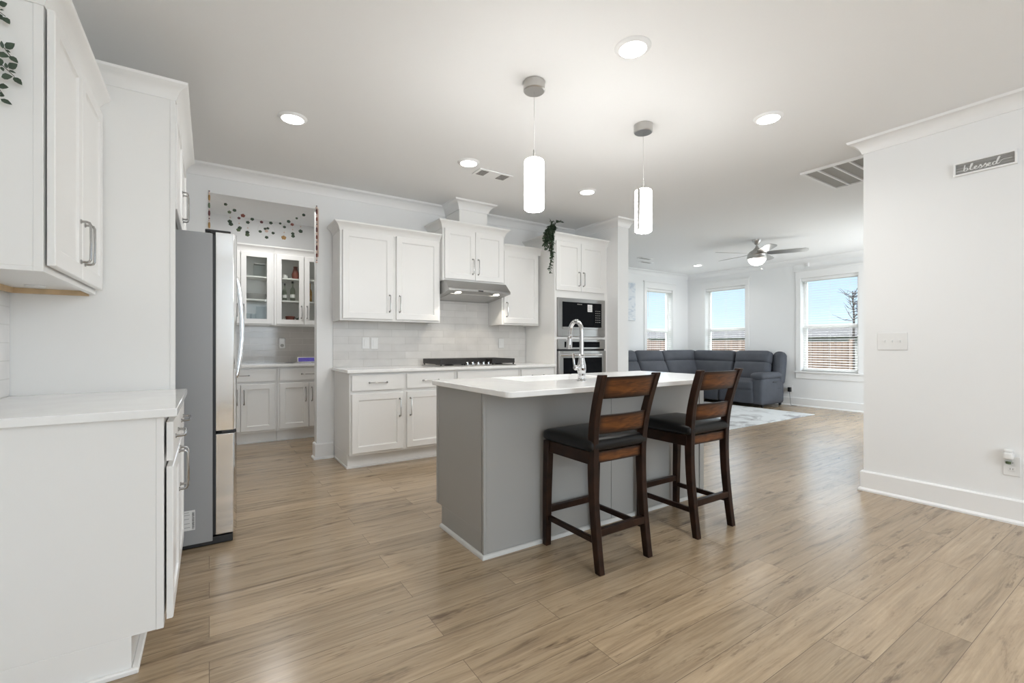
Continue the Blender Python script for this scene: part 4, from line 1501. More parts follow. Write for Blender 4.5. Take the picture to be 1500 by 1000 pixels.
# ================================================================== GARLANDS
def disc(mb, x, y, z, r, t=.006, n=8):
    mb.lathe([(0, -t), (r * .7, -t), (r, -t * .3), (r * .7, t), (0, t)], (x, y, z), n, 'Y')


yg = 4.96
gar = thing('flower_garland', (.44, yg, 2.15), 'swagged garland of tiny flowers and charms across the pantry opening', 'garland')


def gp(px_x, px_y):
    """crop measure (7.694 per px, origin 300,270) to the plane of the opening"""
    ix = 300 + px_x / 7.694
    iy = 270 + px_y / 7.694
    u_ = (ix - 750) / F_PX
    v_ = (505.33 - iy) / F_PX
    th = R(56.574)
    dx = math.cos(th) + math.sin(th) * u_
    dy = math.sin(th) - math.cos(th) * u_
    t_ = yg / dy
    return (dx * t_, yg, 1.14 + v_ * t_)


sw = [(60, 100), (150, 160), (235, 225), (335, 292), (430, 352), (535, 392), (640, 425), (745, 440), (850, 440), (945, 418), (1035, 382), (1115, 345), (1190, 300), (1255, 285)]
st = MB()
st.tube([gp(*p) for p in sw], .0012, 5)
drops = [((285, 265), (285, 450)), ((385, 322), (385, 515)), ((485, 375), (485, 565)), ((895, 430), (895, 605)), ((990, 400), (990, 585)), ((1080, 362), (1080, 530))]
for a, b in drops:
    st.tube([gp(*a), gp(*b)], .001, 5)
cpt = gp(695, 510)
st.tube([(cpt[0] + .072 * math.cos(2 * PI * k / 16), yg, cpt[2] + .062 * math.sin(2 * PI * k / 16)) for k in range(17)], .0014, 5)
st.build('string', M_LABEL, gar)


def charm(x, y, r, m, nm):
    p = gp(x, y)
    r *= 1.25
    mb_ = MB()
    for k in range(5):
        a = 2 * PI * k / 5 + x
        disc(mb_, p[0] + r * .55 * math.cos(a), yg + .002 * (k % 2), p[2] + r * .45 * math.sin(a), r * .55)
    disc(mb_, p[0], yg - .003, p[2], r * .5)
    mb_.build(nm, m, gar)


for (x, y, r, m) in ((235, 225, .011, M_LEAF), (335, 292, .012, M_LEAF), (430, 352, .014, M_RED), (535, 392, .012, M_LEAF), (640, 425, .011, M_PURPLEDK), (745, 435, .012, M_LEAF), (850, 440, .009, M_LEAF), (945, 418, .013, M_LEAF), (1035, 382, .009, M_LEAF), (1115, 345, .012, M_LEAF),
                     (278, 312, .012, M_GREENB), (385, 380, .010, M_PURPLEDK), (485, 428, .012, M_LEAF), (898, 480, .011, M_LEAF), (985, 452, .012, M_RED),
                     (282, 418, .014, M_LEAF), (295, 448, .014, M_LEAF), (395, 490, .013, M_LEAF), (380, 512, .014, M_GREENB), (480, 540, .013, M_LEAF), (480, 567, .014, M_GREENB), (890, 600, .017, M_GOLD), (992, 555, .012, M_LEAF), (995, 583, .013, M_LEAF), (1080, 528, .015, M_LEAF),
                     (625, 530, .011, M_LEAF), (770, 548, .011, M_LEAF), (697, 597, .012, M_LEAF), (680, 500, .010, M_LEAF), (710, 495, .010, M_LEAF), (695, 525, .012, M_PINK)):
    charm(x, y, r, m, 'flower')
for k, (x, y) in enumerate(((287, 372), (387, 440), (485, 490), (895, 540), (990, 510), (1080, 475))):
    p = gp(x, y)
    MB().lathe([(0, -.006), (.004, -.004), (.006, 0), (.004, .004), (0, .006)], p, 8).build('bead', M_PINK, gar)


def bead_strand(x, z0, z1, label, seq):
    b_ = thing('bead_strand', (x, 4.885, z0), label, 'bead strand', 'bead strands on the pantry jambs')
    MB().tube([(x, 4.885, z1), (x, 4.885, z0)], .0012, 5).build('string', M_LABEL, b_)
    z = z1
    k = 0
    while z > z0 + .02:
        m, L, r = seq[k % len(seq)]
        MB().lathe([(0, 0), (r * .7, -.002), (r, -L * .3), (r, -L * .7), (r * .7, -L + .002), (0, -L)], (x, 4.885, z), 10).build('bead', m, b_)
        z -= L + .002
        k += 1


bead_strand(.000, 2.05, 2.515, 'strand of coloured beads on the pantry jamb beside the refrigerator', [(M_PURPLEDK, .012, .006), (M_PINK, .02, .006), (M_GOLD, .055, .008), (M_PINK, .014, .006), (M_GREENB, .05, .008), (M_PINK, .014, .006), (M_PURPLEDK, .05, .008), (M_PINK, .014, .006)])
bead_strand(.893, 1.95, 2.530, 'longer strand of maroon and pink beads on the jamb nearest the wall cabinet', [(M_PURPLEDK, .012, .006), (M_PINK, .018, .010), (M_PURPLEDK, .055, .007), (M_PINK, .020, .009), (M_RED, .045, .007), (M_PINK, .018, .008)])
tag(MB().tube([(.906, 4.888, 2.50), (.907, 4.888, 2.02)], .006, 8).build('ribbon', M_PINK), 'pale pink ribbon hanging next to the longer bead strand', 'ribbon')


# ================================================================== VINES
def hanging_vine(name, label, strands, m, ll, lw, dense, seed):
    random.seed(seed)
    t_ = thing(name, strands[0][0], label, 'plant')
    stm = MB()
    lf_ = MB()
    for s__ in strands:
        pts = smooth(s__, 6)
        stm.tube(pts, .0016, 5)
        acc = 0
        for i in range(1, len(pts)):
            seg = (pts[i] - pts[i - 1])
            acc += seg.length
            if acc > dense:
                acc = 0
                for sgn in (-1, 1):
                    d = seg.normalized() * random.uniform(.2, .9) + Vector((random.uniform(-1, 1), random.uniform(-1, .6), random.uniform(-.5, .5))) * .9
                    leaf_geo(lf_, pts[i], d, ll * random.uniform(.7, 1.2), lw * random.uniform(.8, 1.2), (random.uniform(-.5, .5), random.uniform(-1, .2), random.uniform(.1, 1)))
    stm.build('stem', M_STEM, t_)
    f_ = lf_.build('foliage', m, t_)
    f_['kind'] = 'stuff'
    return t_


TX, TY = 3.375, 4.30
strs = []
random.seed(3)
strs.append([(3.45, 4.31, 2.50), (3.40, 4.27, 2.535), (3.365, 4.24, 2.47), (3.355, 4.235, 2.36), (3.345, 4.235, 2.22), (3.34, 4.24, 2.08), (3.335, 4.24, 1.985)])
strs.append([(3.46, 4.33, 2.50), (3.40, 4.30, 2.54), (3.37, 4.29, 2.45), (3.375, 4.28, 2.33), (3.385, 4.27, 2.22), (3.39, 4.27, 2.15)])
strs.append([(3.46, 4.30, 2.50), (3.40, 4.26, 2.55), (3.33, 4.25, 2.50), (3.27, 4.26, 2.43), (3.25, 4.26, 2.36)])
strs.append([(3.46, 4.32, 2.50), (3.42, 4.28, 2.57), (3.44, 4.25, 2.60), (3.50, 4.24, 2.61)])
strs.append([(3.45, 4.32, 2.50), (3.41, 4.30, 2.56), (3.38, 4.28, 2.60), (3.36, 4.27, 2.60)])
for k in range(10):
    a, b = random.uniform(-.085, .03), random.uniform(-.03, .06)
    strs.append([(3.45, 4.32, 2.50), (3.40 + a * .5, 4.28 + b * .5, 2.54), (3.36 + a, 4.25 + b, 2.48), (3.345 + a, 4.25 + b, 2.40 - random.random() * .04), (3.34 + a * 1.2, 4.25 + b, random.uniform(2.2, 2.36))])
hanging_vine('trailing_plant', 'dark green trailing plant spilling over the side of the oven tower', strs, M_LEAF, .038, .024, .013, 5)


def sprig_at(ix, iy, y):
    u_ = (ix - 750) / F_PX
    v_ = (505.33 - iy) / F_PX
    th = R(56.574)
    dx = math.cos(th) + math.sin(th) * u_
    dy = math.sin(th) - math.cos(th) * u_
    t_ = y / dy
    return Vector((dx * t_, y, 1.14 + v_ * t_))


vn = thing('hanging_vine', sprig_at(-40, -30, 2.06), 'grey-green leafy sprigs hanging over the end panel of the nearest wall cabinet', 'plant')
stm = MB()
lf = MB()
sprigs = [[(-70, -20), (-20, 4), (8, 24)], [(-70, 0), (-20, 45), (0, 63), (15, 82)], [(-70, 20), (-20, 75), (5, 97), (21, 112)], [(-70, 60), (-20, 105), (0, 132), (6, 140)]]
for s__ in sprigs:
    stm.tube(smooth([sprig_at(a, b, 2.068) for a, b in s__], 5), .0011, 5)
stm.tube([sprig_at(-70, -20, 2.068), sprig_at(-70, 60, 2.068)], .0015, 5)
stm.tube(smooth([sprig_at(-70, -20, 2.068), Vector((-0.64, 2.022, 2.235)), Vector((-0.65, 2.022, 2.335)), Vector((-0.66, 2.06, 2.345)), Vector((-0.66, 2.14, 2.338))], 5), .0015, 5)
# leaves: base -> tip (pixel measures of the sprigs), width in metres
for (bx, by, tx, ty, wd) in ((0, 8, 10, 5, .013), (5, 25, 14, 35, .012), (-6, 20, 4, 29, .012), (0, 14, 5, 15, .004), (-12, 10, -5, 3, .012),
                             (4, 71, 2, 60, .006), (8, 71, 21, 64, .014), (8, 73, 15, 77, .005), (-4, 79, 13, 83, .014), (14, 82, 26, 92, .011), (-14, 62, -4, 52, .012),
                             (10, 100, 8, 92, .006), (13, 100, 25, 94, .014), (13, 103, 23, 107, .005), (2, 113, 18, 112, .014), (20, 113, 32, 124, .012), (2, 98, 5, 104, .006), (-10, 90, 2, 95, .012), (0, 85, 1, 96, .01),
                             (-2, 126, 12, 128, .013), (1, 145, 17, 153, .010), (-4, 134, 6, 140, .006), (-2, 140, 6, 141, .004), (-16, 118, -4, 112, .012)):
    a = sprig_at(bx, by, 2.066)
    b = sprig_at(tx, ty, 2.060)
    leaf_geo(lf, a, b - a, (b - a).length * 1.05, wd * 1.5, Vector((0.15, -1, 0.2)))
stm.build('stem', M_STEM, vn)
lf.build('foliage', M_LEAF2, vn)['kind'] = 'stuff'


# ================================================================== CEILING FIXTURES
def can_light(x, y, label, power=CAN):
    c = thing('recessed_light', (x, y, H - .02), label, 'ceiling light', 'recessed ceiling lights')
    MB().lathe([(.072, -.014), (.092, -.006), (.096, -.0005), (.074, -.0005), (.072, -.014)], (x, y, H), 36, caps=False).build('trim_ring', M_TRIM, c)
    MB().lathe([(0, -.0125), (.0715, -.0125), (.0715, -.003), (0, -.003)], (x, y, H), 36).build('lens', M_LENS, c)
    lamp('recessed_light_lamp', 'AREA', (x, y, H - .016), power, WARM, .135, shape='DISK', spread=R(150))
    return c


can_light(1.900, 1.700, 'round recessed ceiling light, the largest in view, nearer the camera than the pendants')
can_light(3.283, 1.700, 'round recessed ceiling light in front of the large return grille')
can_light(0.490, 3.545, 'round recessed ceiling light in front of the refrigerator', CANF)
can_light(1.895, 3.560, 'round recessed ceiling light beside the small ceiling register', CANF)
can_light(3.281, 3.550, 'round recessed ceiling light between the two pendants, near the oven tower', CANF)
can_light(8.143, 5.604, 'round recessed ceiling light in the living room beyond the fan', 8.0)
lamp('pantry_fill', 'AREA', (.6, 5.65, H - .02), PANT, WARM, .14, shape='DISK')  # added light for the pantry, unseen and without a fixture


def pendant(x, y, label, strap_ang):
    p = thing('pendant_lamp', (x, y, 1.955), label, 'pendant lamp', 'pendant lamps over the island')
    MB().lathe([(0, -.058), (.060, -.058), (.066, -.052), (.066, -.001), (0, -.001)], (x, y, H), 36).build('canopy', M_NICKEL, p)
    MB().tube([(x, y, H - .058), (x, y, 2.272)], .0014, 6).build('cord', M_NICKEL, p)
    MB().lathe([(0, 0), (.006, 0), (.006, .058), (.002, .062), (0, .062)], (x, y, 2.270), 12).build('stem', M_NICKEL, p)
    MB().lathe([(0, .0), (.050, .0), (.0585, .006), (.0605, .014), (.0605, .292), (.0575, .302), (.048, .309), (0, .310)], (x, y, 1.960), 40).build('shade', M_SHADE, p)
    a = strap_ang
    q = MB()
    rings = []
    for z in (1.968, 2.262):
        rings.append([(x + rr_ * math.cos(a + da), y + rr_ * math.sin(a + da), z) for rr_, da in ((.0607, -.17), (.0640, -.17), (.0655, 0), (.0640, .17), (.0607, .17))])
    q.loft(rings)
    q.build('strap', M_STEEL, p)
    MB().lathe([(0, -.006), (.007, -.006), (.009, 0), (0, 0)], (x, y, 1.960), 14).build('finial', M_NICKEL, p)
    lamp('pendant_lamp_light', 'POINT', (x, y, 1.90), PEND, (1, .99, .97), .05)
    return p


pendant(1.652, 2.258, 'cylindrical opal glass pendant over the island, nearest the camera, all white in front', R(60))
pendant(2.634, 2.258, 'cylindrical opal glass pendant with a grey metal strap facing us, above the farther stool', R(-143 - 26))

# small supply register near the kitchen wall
vg = thing('ceiling_register', (2.22, 3.69, H - .012), 'small white slotted register in the kitchen ceiling', 'vent')
MB().box(2.04, 2.40, 3.61, 3.77, H - .010, H - .0005).build('frame', M_TRIM, vg, 0.003)
for (a, b) in ((2.065, 2.145), (2.275, 2.365)):
    q = MB()
    for k in range(7):
        y = 3.630 + k * .017
        q.box(a, b, y, y + .011, H - .0115, H - .0098)
    q.build('louver', M_VENTDK, vg)
# large return grille beyond the right wall
rg = thing('return_grille', (4.95, 1.82, H - .03), 'large white return-air grille with grey filter strips near the wall corner', 'vent')
q = MB()
x0, x1, y0, y1 = 4.585, 5.31, 1.565, 2.085
zt, zb = H - .0005, H - .020
q.box(x0, x1, y1 - .028, y1, zb, zt).box(x0, x1, y0, y0 + .028, zb, zt).box(x0, x0 + .028, y0 + .028, y1 - .028, zb, zt).box(x1 - .028, x1, y0 + .028, y1 - .028, zb, zt)
for k in (1, 2, 3):
    y = y1 - .014 + (y0 - y1 + .028) * k / 4
    q.box(x0 + .028, x1 - .028, y - .008, y + .008, zb, zt)
q.build('frame', M_TRIM, rg, 0.002)
q = MB()
q.box(x0 + .028, x1 - .028, y0 + .028, y1 - .028, H - .006, H - .001)
q.build('filter', M_VENT, rg)
# two slim registers in the living room ceiling
for k, (x, y, lb_) in enumerate(((6.70, 5.70, 'slim white register in the living room ceiling, next to the short divider wall'), (7.02, 5.95, 'slim white register in the living room ceiling, the farther from the divider wall'))):
    v_ = thing('ceiling_register', (x, y, H - .012), lb_, 'vent', 'slim registers in the living room')
    MB().box(x - .16, x + .16, y - .06, y + .06, H - .010, H - .0005).build('frame', M_TRIM, v_, 0.003)
    MB().box(x - .13, x + .13, y - .035, y + .035, H - .0115, H - .0098).build('louver', M_VENT, v_)

# ceiling fan
FX, FY = 6.945, 3.767
fan = thing('ceiling_fan', (FX, FY, 2.28), 'five-blade brushed nickel ceiling fan with a lit glass bowl', 'ceiling fan')
MB().lathe([(0, -.078), (.025, -.078), (.040, -.060), (.062, -.030), (.066, -.001), (0, -.001)], (FX, FY, H), 28).build('canopy', M_NICKEL, fan)
MB().lathe([(0, 0), (.012, 0), (.012, .08), (0, .08)], (FX, FY, 2.60), 14).build('downrod', M_NICKEL, fan)
MB().lathe([(0, .200), (.018, .200), (.028, .172), (.060, .140), (.105, .112), (.132, .080), (.138, .060), (.132, .050), (.132, .042), (.138, .038), (.138, .012), (.128, 0), (0, 0)], (FX, FY, 2.445), 36).build('motor_housing', M_NICKEL, fan)
MB().lathe([(0, -.094), (.035, -.091), (.070, -.078), (.100, -.050), (.120, -.012), (.122, 0), (0, 0)], (FX, FY, 2.444), 32).build('light_bowl', M_LENS, fan)
MB().tube([(FX + .03, FY - .06, 2.445), (FX + .03, FY - .06, 2.300)], .0012, 5).lathe([(0, 0), (.012, .006), (.014, .016), (.008, .026), (0, .028)], (FX + .03, FY - .06, 2.272), 12).build('pull_chain', M_NICKEL, fan)
for k in range(5):
    a = R(-61.4 + 72 * k)
    d = Vector((math.cos(a), math.sin(a), 0))
    s__ = Vector((-math.sin(a), math.cos(a), 0))
    pitch = R(-14)
    rings = []
    for (rr_, wd) in ((.13, .050), (.20, .060), (.30, .066), (.50, .066), (.62, .062), (.655, .045), (.665, .018)):
        w2 = s__ * (wd * math.cos(pitch)) + ZV * (wd * math.sin(pitch))
        c = Vector((FX, FY, 2.530)) + d * rr_
        rings.append([c - w2 - ZV * .003, c + w2 - ZV * .003, c + w2 + ZV * .003, c - w2 + ZV * .003])
    MB().loft(rings).build('blade', M_NICKEL, fan, angle=30)
lamp('ceiling_fan_lamp', 'POINT', (FX, FY, 2.395), 1.0, WARM, .09)

# ================================================================== RIGHT WALL
plate('-X', (4.2995, 1.306, 1.168), .180, .130, 'white three-toggle switch plate on the wall near its corner', 'light switch', 'light_switch', 'toggle3')
oc = (4.2995, .690, .365)
plate('-X', oc, .078, .125, 'white wall outlet low on the wall, a plug-in freshener in its top socket', 'outlet', 'power_outlet', 'duplex')
af = thing('plug_in_freshener', (4.27, .695, .38), 'white plug-in air freshener with a clear oil vial, in the low wall outlet', 'air freshener')
MB().cushion((4.268, .700, .432), (.046, .046, .044), .012).build('cap', M_PLATE, af)
MB().cushion((4.272, .700, .462), (.036, .042, .024), .010).build('top', M_PLATE, af)
MB().lathe([(0, 0), (.014, 0), (.017, .006), (.017, .024), (.012, .032), (0, .032)], (4.268, .700, .378), 18).build('vial', M_CLEAR, af)
MB().lathe([(0, 0), (.011, 0), (.0135, .005), (.0135, .014), (0, .014)], (4.268, .700, .381), 16).build('oil', M_GREENB, af)

sg = thing('hanging_sign', (4.29, .813, 2.297), 'small framed grey board sign reading blessed in white script', 'sign')
so = Vector((4.2995, .813, 2.3415))
q = MB()
wS, hS, tS = .300, .090, .011
q.fbox('-X', so, -wS / 2, wS / 2, hS / 2 - tS, hS / 2, 0, .022).fbox('-X', so, -wS / 2, wS / 2, -hS / 2, -hS / 2 + tS, 0, .022).fbox('-X', so, -wS / 2, -wS / 2 + tS, -hS / 2 + tS, hS / 2 - tS, 0, .022).fbox('-X', so, wS / 2 - tS, wS / 2, -hS / 2 + tS, hS / 2 - tS, 0, .022)
q.build('frame', M_TRIM, sg, 0.001)
bd = MB().fbox('-X', so, -wS / 2 + tS, wS / 2 - tS, -hS / 2 + tS, hS / 2 - tS, .002, .010).build('board', M_SIGN, sg)
# script lettering drawn as pen strokes (u to the reader's right, v up), units: x-height 1
L_ = []
L_.append([(-6.9, .3), (-6.0, .32), (-5.3, .2)])                                                     # lead-in line
L_.append([(-4.9, 2.0), (-5.05, 1.2), (-5.15, .4), (-5.05, .05), (-4.7, .0), (-4.35, .35), (-4.4, .85), (-4.75, .95), (-5.0, .6)])  # b
L_.append([(-4.35, .5), (-3.9, .45), (-3.4, 1.2), (-3.15, 1.95), (-3.35, 2.05), (-3.6, 1.3), (-3.65, .4), (-3.4, .0), (-3.0, .15)])  # l
L_.append([(-3.0, .15), (-2.5, .45), (-2.2, .8), (-2.4, 1.0), (-2.7, .7), (-2.65, .2), (-2.3, .0), (-1.9, .2)])                     # e
L_.append([(-1.9, .2), (-1.5, .7), (-1.3, 1.1), (-1.2, .75), (-1.0, .35), (-1.2, -.05), (-1.6, .02)])                                # s
L_.append([(-1.2, .0), (-.75, .3), (-.4, .75), (-.2, 1.15), (-.1, .8), (.1, .4), (-.1, -.05), (-.5, .02)])                           # s
L_.append([(-.1, .0), (.5, .35), (.85, .8), (.65, 1.0), (.35, .7), (.4, .2), (.75, .0), (1.15, .2)])                                  # e
L_.append([(2.1, .85), (1.8, 1.0), (1.45, .65), (1.5, .1), (1.85, .05), (2.2, .5), (2.75, 1.6), (2.95, 2.2), (2.75, 2.2), (2.4, 1.3), (2.3, .3), (2.5, .05), (2.9, .3)])  # d
L_.append([(2.9, .3), (3.4, .95), (3.9, 1.2), (4.8, 1.15), (5.6, 1.1)])                                                               # lead-out line
q = MB()
k_ = .0205
uS, nS = FR['-X']
for s__ in L_:
    pts = smooth([so + uS * ((a + .45) * k_ * 1.02) + ZV * ((b - .98) * k_) + nS * .0112 for a, b in s__], 6)
    rad = []
    for i in range(len(pts)):
        d = (pts[min(i + 1, len(pts) - 1)] - pts[max(i - 1, 0)])
        v_ = abs(d.z) / (d.length + 1e-9)
        rad.append(.0014 + .0021 * v_ * v_ if len(s__) > 5 else .0010)
    MB().tube(pts, rad, 6).build('letter' if len(s__) > 5 else 'flourish', M_PLATE, bd)

# ================================================================== LIVING ROOM
rug = MB().box(4.9, 8.27, 3.535, 6.15, 0.0005, .010)
tag(rug.build('area_rug', M_RUG, None, 0.003), 'pale grey abstract rug under and before the sectional sofa', 'rug')

sf = thing('sectional_sofa', (8.4, 5.4, 0), 'slate-grey reclining sectional sofa wrapping the living room corner', 'sofa')


def tilt_y(a):   # lean about Y axis (towards +X at the top)
    m_ = Matrix.Rotation(a, 3, 'Y')
    return lambda p: m_ @ p


def tilt_x(a):
    m_ = Matrix.Rotation(a, 3, 'X')
    return lambda p: m_ @ p


# plinths
MB().box(8.36, 9.10, 4.46, 6.45, .06, .34).build('base', M_SOFADK, sf, 0.02)
MB().box(5.90, 8.36, 5.62, 6.45, .06, .34).build('base', M_SOFADK, sf, 0.02)
# window-wall seats (facing -X)
for (a, b) in ((4.56, 5.245), (5.255, 6.20)):
    yc, wy = (a + b) / 2, b - a
    MB().cushion((8.60, yc, .395), (.66, wy - .006, .19), .06, (.01, 0, .025)).build('seat_cushion', M_SOFA, sf)
    MB().cushion((8.325, yc, .20), (.10, wy - .006, .27), .035, (.012, 0, 0)).build('footrest_panel', M_SOFA, sf)
    MB().cushion((8.845, yc, .620), (.22, wy - .006, .42), .07, (.03, 0, 0), tf=tilt_y(R(17))).build('back_cushion', M_SOFA, sf)
    MB().cushion((8.925, yc, .890), (.22, wy - .004, .27), .07, (.025, 0, 0), tf=tilt_y(R(16))).build('headrest', M_SOFA, sf)
    MB().box(8.98, 9.12, a, b, .30, .90).build('rear_panel', M_SOFADK, sf, 0.03)
# corner wedge and back-wall seats (facing -Y)
MB().cushion((8.55, 6.18, .395), (.80, .34, .19), .06, (0, 0, .02)).build('seat_cushion', M_SOFA, sf)
for (a, b) in ((7.86, 8.98), (7.05, 7.85), (6.22, 7.04)):
    xc, wx = (a + b) / 2, b - a
    MB().cushion((xc, 6.16, .620), (wx - .006, .22, .42), .07, (0, .03, 0), tf=tilt_x(R(-24))).build('back_cushion', M_SOFA, sf)
    MB().cushion((xc, 6.275, .890), (wx - .004, .22, .27), .07, (0, .025, 0), tf=tilt_x(R(-22))).build('headrest', M_SOFA, sf)
    MB().box(a, b, 6.34, 6.48, .30, .90).build('rear_panel', M_SOFADK, sf, 0.03)
    bb = min(b, 8.20)
    MB().cushion(((a + bb) / 2, 5.90, .395), (bb - a - .006, .66, .19), .06, (0, .01, .025)).build('seat_cushion', M_SOFA, sf)
    MB().cushion(((a + bb) / 2, 5.60, .20), (bb - a - .006, .10, .27), .035, (0, .012, 0)).build('footrest_panel', M_SOFA, sf)
# end arm
MB().cushion((8.68, 4.50, .30), (.76, .215, .50), .05, (.012, .015, 0)).build('arm_body', M_SOFA, sf)
MB().cushion((8.62, 4.500, .575), (.70, .25, .115), .055, (.01, .01, .012)).build('arm_pad', M_SOFA, sf)
MB().cushion((9.03, 4.475, .70), (.22, .20, .62), .08, (.01, .01, .01), tf=tilt_y(R(9))).build('arm_wing', M_SOFA, sf)
MB().box(8.62, 8.74, 4.374, 4.384, .455, .470).build('recliner_switch', M_BLACK, sf)
MB().box(8.56, 8.90, 4.3795, 4.386, .338, .343).build('seam', M_SOFADK, sf)
for (x, y) in ((8.42, 4.47), (9.05, 4.47), (8.42, 5.3), (9.05, 5.3), (7.0, 5.66), (7.8, 5.66)):
    MB().lathe([(0, 0), (.022, 0), (.028, .065), (0, .065)], (x, y, .0105 if (x < 8.2 and y > 3.6) else .0005), 12).build('foot', M_BLACK, sf)

lo = (9.2195, 4.36, .32)
plate('-X', lo, .075, .12, 'white wall outlet beside the sofa arm, a black adapter plugged in', 'outlet', 'power_outlet', 'duplex')
ad = thing('power_adapter', (9.19, 4.36, .27), 'black power adapter plugged in beside the sofa arm', 'adapter')
MB().cushion((9.185, 4.36, .300), (.05, .055, .085), .008).build('plug', M_BLACK, ad)
MB().tube(smooth([(9.18, 4.36, .256), (9.185, 4.35, .12), (9.17, 4.33, .020), (9.17, 4.28, .006), (9.17, 4.22, .006)], 6), .003, 6).build('cord', M_BLACK, ad)
ms = MB().cushion((9.195, 4.055, 2.618), (.045, .060, .075), .014)
tag(ms.build('motion_sensor', M_PLATE), 'small white sensor on the wall above the window beside the sofa arm', 'sensor')
ar = thing('canvas_art', (7.0, 6.58, 1.65), 'pale blue-grey abstract canvas on the far living room wall', 'painting')
MB().box(6.62, 7.42, 6.565, 6.5985, 1.65, 2.43).build('canvas', M_ART, ar, 0.003)

# ================================================================== OUTSIDE
struct(MB().box(9.5, 60, -30, 60, -.62, -.5).build('ground_lawn', M_GRASS))
struct(MB().box(-30, 9.5, 7.0, 60, -.62, -.5).build('ground_lawn_rear', M_GRASS))


struct(MB().box(4.43, 9.45, -3.6, 1.36, -.14, -.02).build('ground_added_slab', M_VENT))  # unseen slab added to darken what the oven glass reflects


def fence_panel(axis, fixed, a, b, ztop, m, label):
    f_ = thing('fence_panel', ((fixed if axis == 'Y' else (a + b) / 2), ((a + b) / 2 if axis == 'Y' else fixed), -.5), label, 'fence', 'garden fence panels')
    q = MB()
    n_ = int((b - a) / .14)
    for k in range(n_):
        s0 = a + k * .14
        zt = ztop + (.01 if k % 2 else 0)
        if axis == 'Y':
            q.box(fixed, fixed + .02, s0 + .003, s0 + .137, -.48, zt)
        else:
            q.box(s0 + .003, s0 + .137, fixed, fixed + .02, -.48, zt)
    q.build('boards', m, f_)
    for z in (-.2, .9):
        if axis == 'Y':
            MB().box(fixed + .021, fixed + .06, a, b, z, z + .09).build('rail', m, f_)
        else:
            MB().box(a, b, fixed + .021, fixed + .06, z, z + .09).build('rail', m, f_)
    if axis == 'Y':
        MB().box(fixed - .10, fixed - .01, a - .05, a + .04, -.5, ztop + .06).build('post', m, f_)
    else:
        MB().box(a - .05, a + .04, fixed - .10, fixed - .01, -.5, ztop + .06).build('post', m, f_)
    return f_


fence_panel('Y', 13.6, 3.2, 4.85, 1.16, M_FENCEG, 'weathered grey fence panel seen through the window beside the sofa arm')
fence_panel('Y', 13.6, 4.95, 7.0, 1.22, M_FENCE, 'tan fence panel beyond the grey one, seen past the sofa arm window')
fence_panel('Y', 13.6, 7.1, 10.2, 1.28, M_FENCE, 'tan fence panel seen through the window above the sofa back')
fence_panel('X', 11.5, 11.3, 13.5, 1.30, M_FENCEX, 'tan fence panel with a bright post behind the narrow window')
fence_panel('X', 11.5, 13.6, 16.6, 1.30, M_FENCEX, 'tan fence panel farther along behind the narrow window')
fence_panel('X', 11.5, 8.0, 11.2, 1.30, M_FENCEX, 'tan fence panel nearest the far wall outside')


def house(name, x0, x1, y0, y1, eave, ridge, label):
    h_ = thing(name, ((x0 + x1) / 2, (y0 + y1) / 2, -.5), label, 'house')
    MB().box(x0, x1, y0, y1, -.5, eave).build('wall', M_SIDING, h_)
    xm = (x0 + x1) / 2
    MB().prism([(x0 - .3, eave), (x1 + .3, eave), (xm, ridge)], 'Y', y0 - .3, y1 + .3).build('roof', M_ROOF, h_)
    return h_


house('garden_shed', 17.5, 20.5, 6.2, 13.2, 1.42, 1.80, 'low dark-roofed building behind the tan fence')
house('garden_shed', 18.0, 21.5, 14.2, 20.0, 1.46, 1.88, 'low dark-roofed building behind the narrow window fence')
house('garden_shed', 19.0, 22.0, 2.0, 5.2, 1.46, 1.86, 'low dark-roofed building behind the grey fence')
gb = thing('gable_house', (30, 15.3, -.5), 'small white gable end rising beyond the roofs outside', 'house')
MB().prism([(14.6, -.5), (16.1, -.5), (16.1, 2.1), (15.35, 2.75), (14.6, 2.1)], 'X', 30, 34).build('wall', M_SIDING, gb)
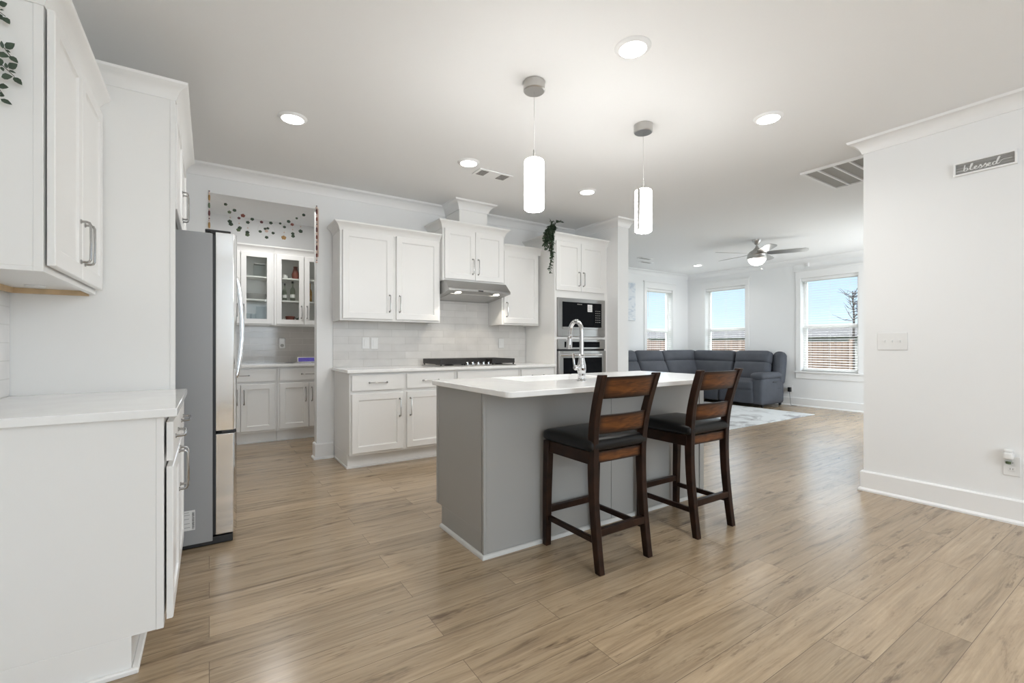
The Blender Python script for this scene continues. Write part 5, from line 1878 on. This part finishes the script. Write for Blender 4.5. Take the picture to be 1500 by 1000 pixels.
# bare tree
tr = thing('bare_tree', (17.0, 6.15, -.5), 'bare leafless tree outside the window beside the sofa arm', 'tree')
random.seed(21)
tk_ = MB().tube([(17.0, 6.15, -.5), (17.0, 6.16, 1.0), (17.02, 6.15, 2.0), (17.0, 6.18, 2.85)], [.05, .04, .03, .012], 8)
tk_.build('trunk', M_BARK, tr)
br_ = MB()
for k in range(26):
    z = random.uniform(1.9, 2.8)
    a = random.uniform(0, 2 * PI)
    L = random.uniform(.35, 1.0) * (3.6 - z) / 2.2
    p = Vector((17.0, 6.16, z))
    d = Vector((math.cos(a) * .5, math.sin(a), random.uniform(.1, .7)))
    q1 = p + d * L * .5
    q2 = p + d * L + Vector((0, 0, .08))
    br_.tube([p, q1, q2], [.014, .009, .003], 5)
    for j in range(2):
        e2 = q1 + Vector((random.uniform(-.3, .3), random.uniform(-.25, .25), random.uniform(0, .25)))
        br_.tube([q1, e2], [.007, .002], 4)
br_.build('branches', M_BARK, tr)
bx = MB().box(24.0, 24.4, 8.28, 8.58, 2.60, 3.10)
bx.box(24.15, 24.25, 8.38, 8.48, -.5, 2.60)
tag(bx.build('post_box', M_BLUEB), 'small blue-grey box on a pole behind the bare tree outside', 'box')
bu = thing('garden_bush', (12.9, 4.15, -.5), 'yellow-green bush in front of the grey fence outside', 'bush')
random.seed(8)
lf = MB()
for k in range(260):
    a, b_ = random.uniform(0, 2 * PI), random.uniform(-.2, 1)
    r_ = .32 * random.uniform(.6, 1)
    p = (12.9 + r_ * math.cos(a), 4.20 + r_ * math.sin(a), .35 + .55 * b_)
    leaf_geo(lf, p, (math.cos(a), math.sin(a), random.uniform(-.3, .8)), .11, .06)
lf.build('foliage', M_BUSH, bu)['kind'] = 'stuff'
MB().tube([(12.9, 4.2, -.5), (12.9, 4.2, .6)], .03, 6).build('stem', M_BARK, bu)

S.cycles.max_bounces = 12
S.cycles.diffuse_bounces = 6
S.cycles.glossy_bounces = 5
S.cycles.transparent_max_bounces = 24
S.cycles.sample_clamp_indirect = 6.0
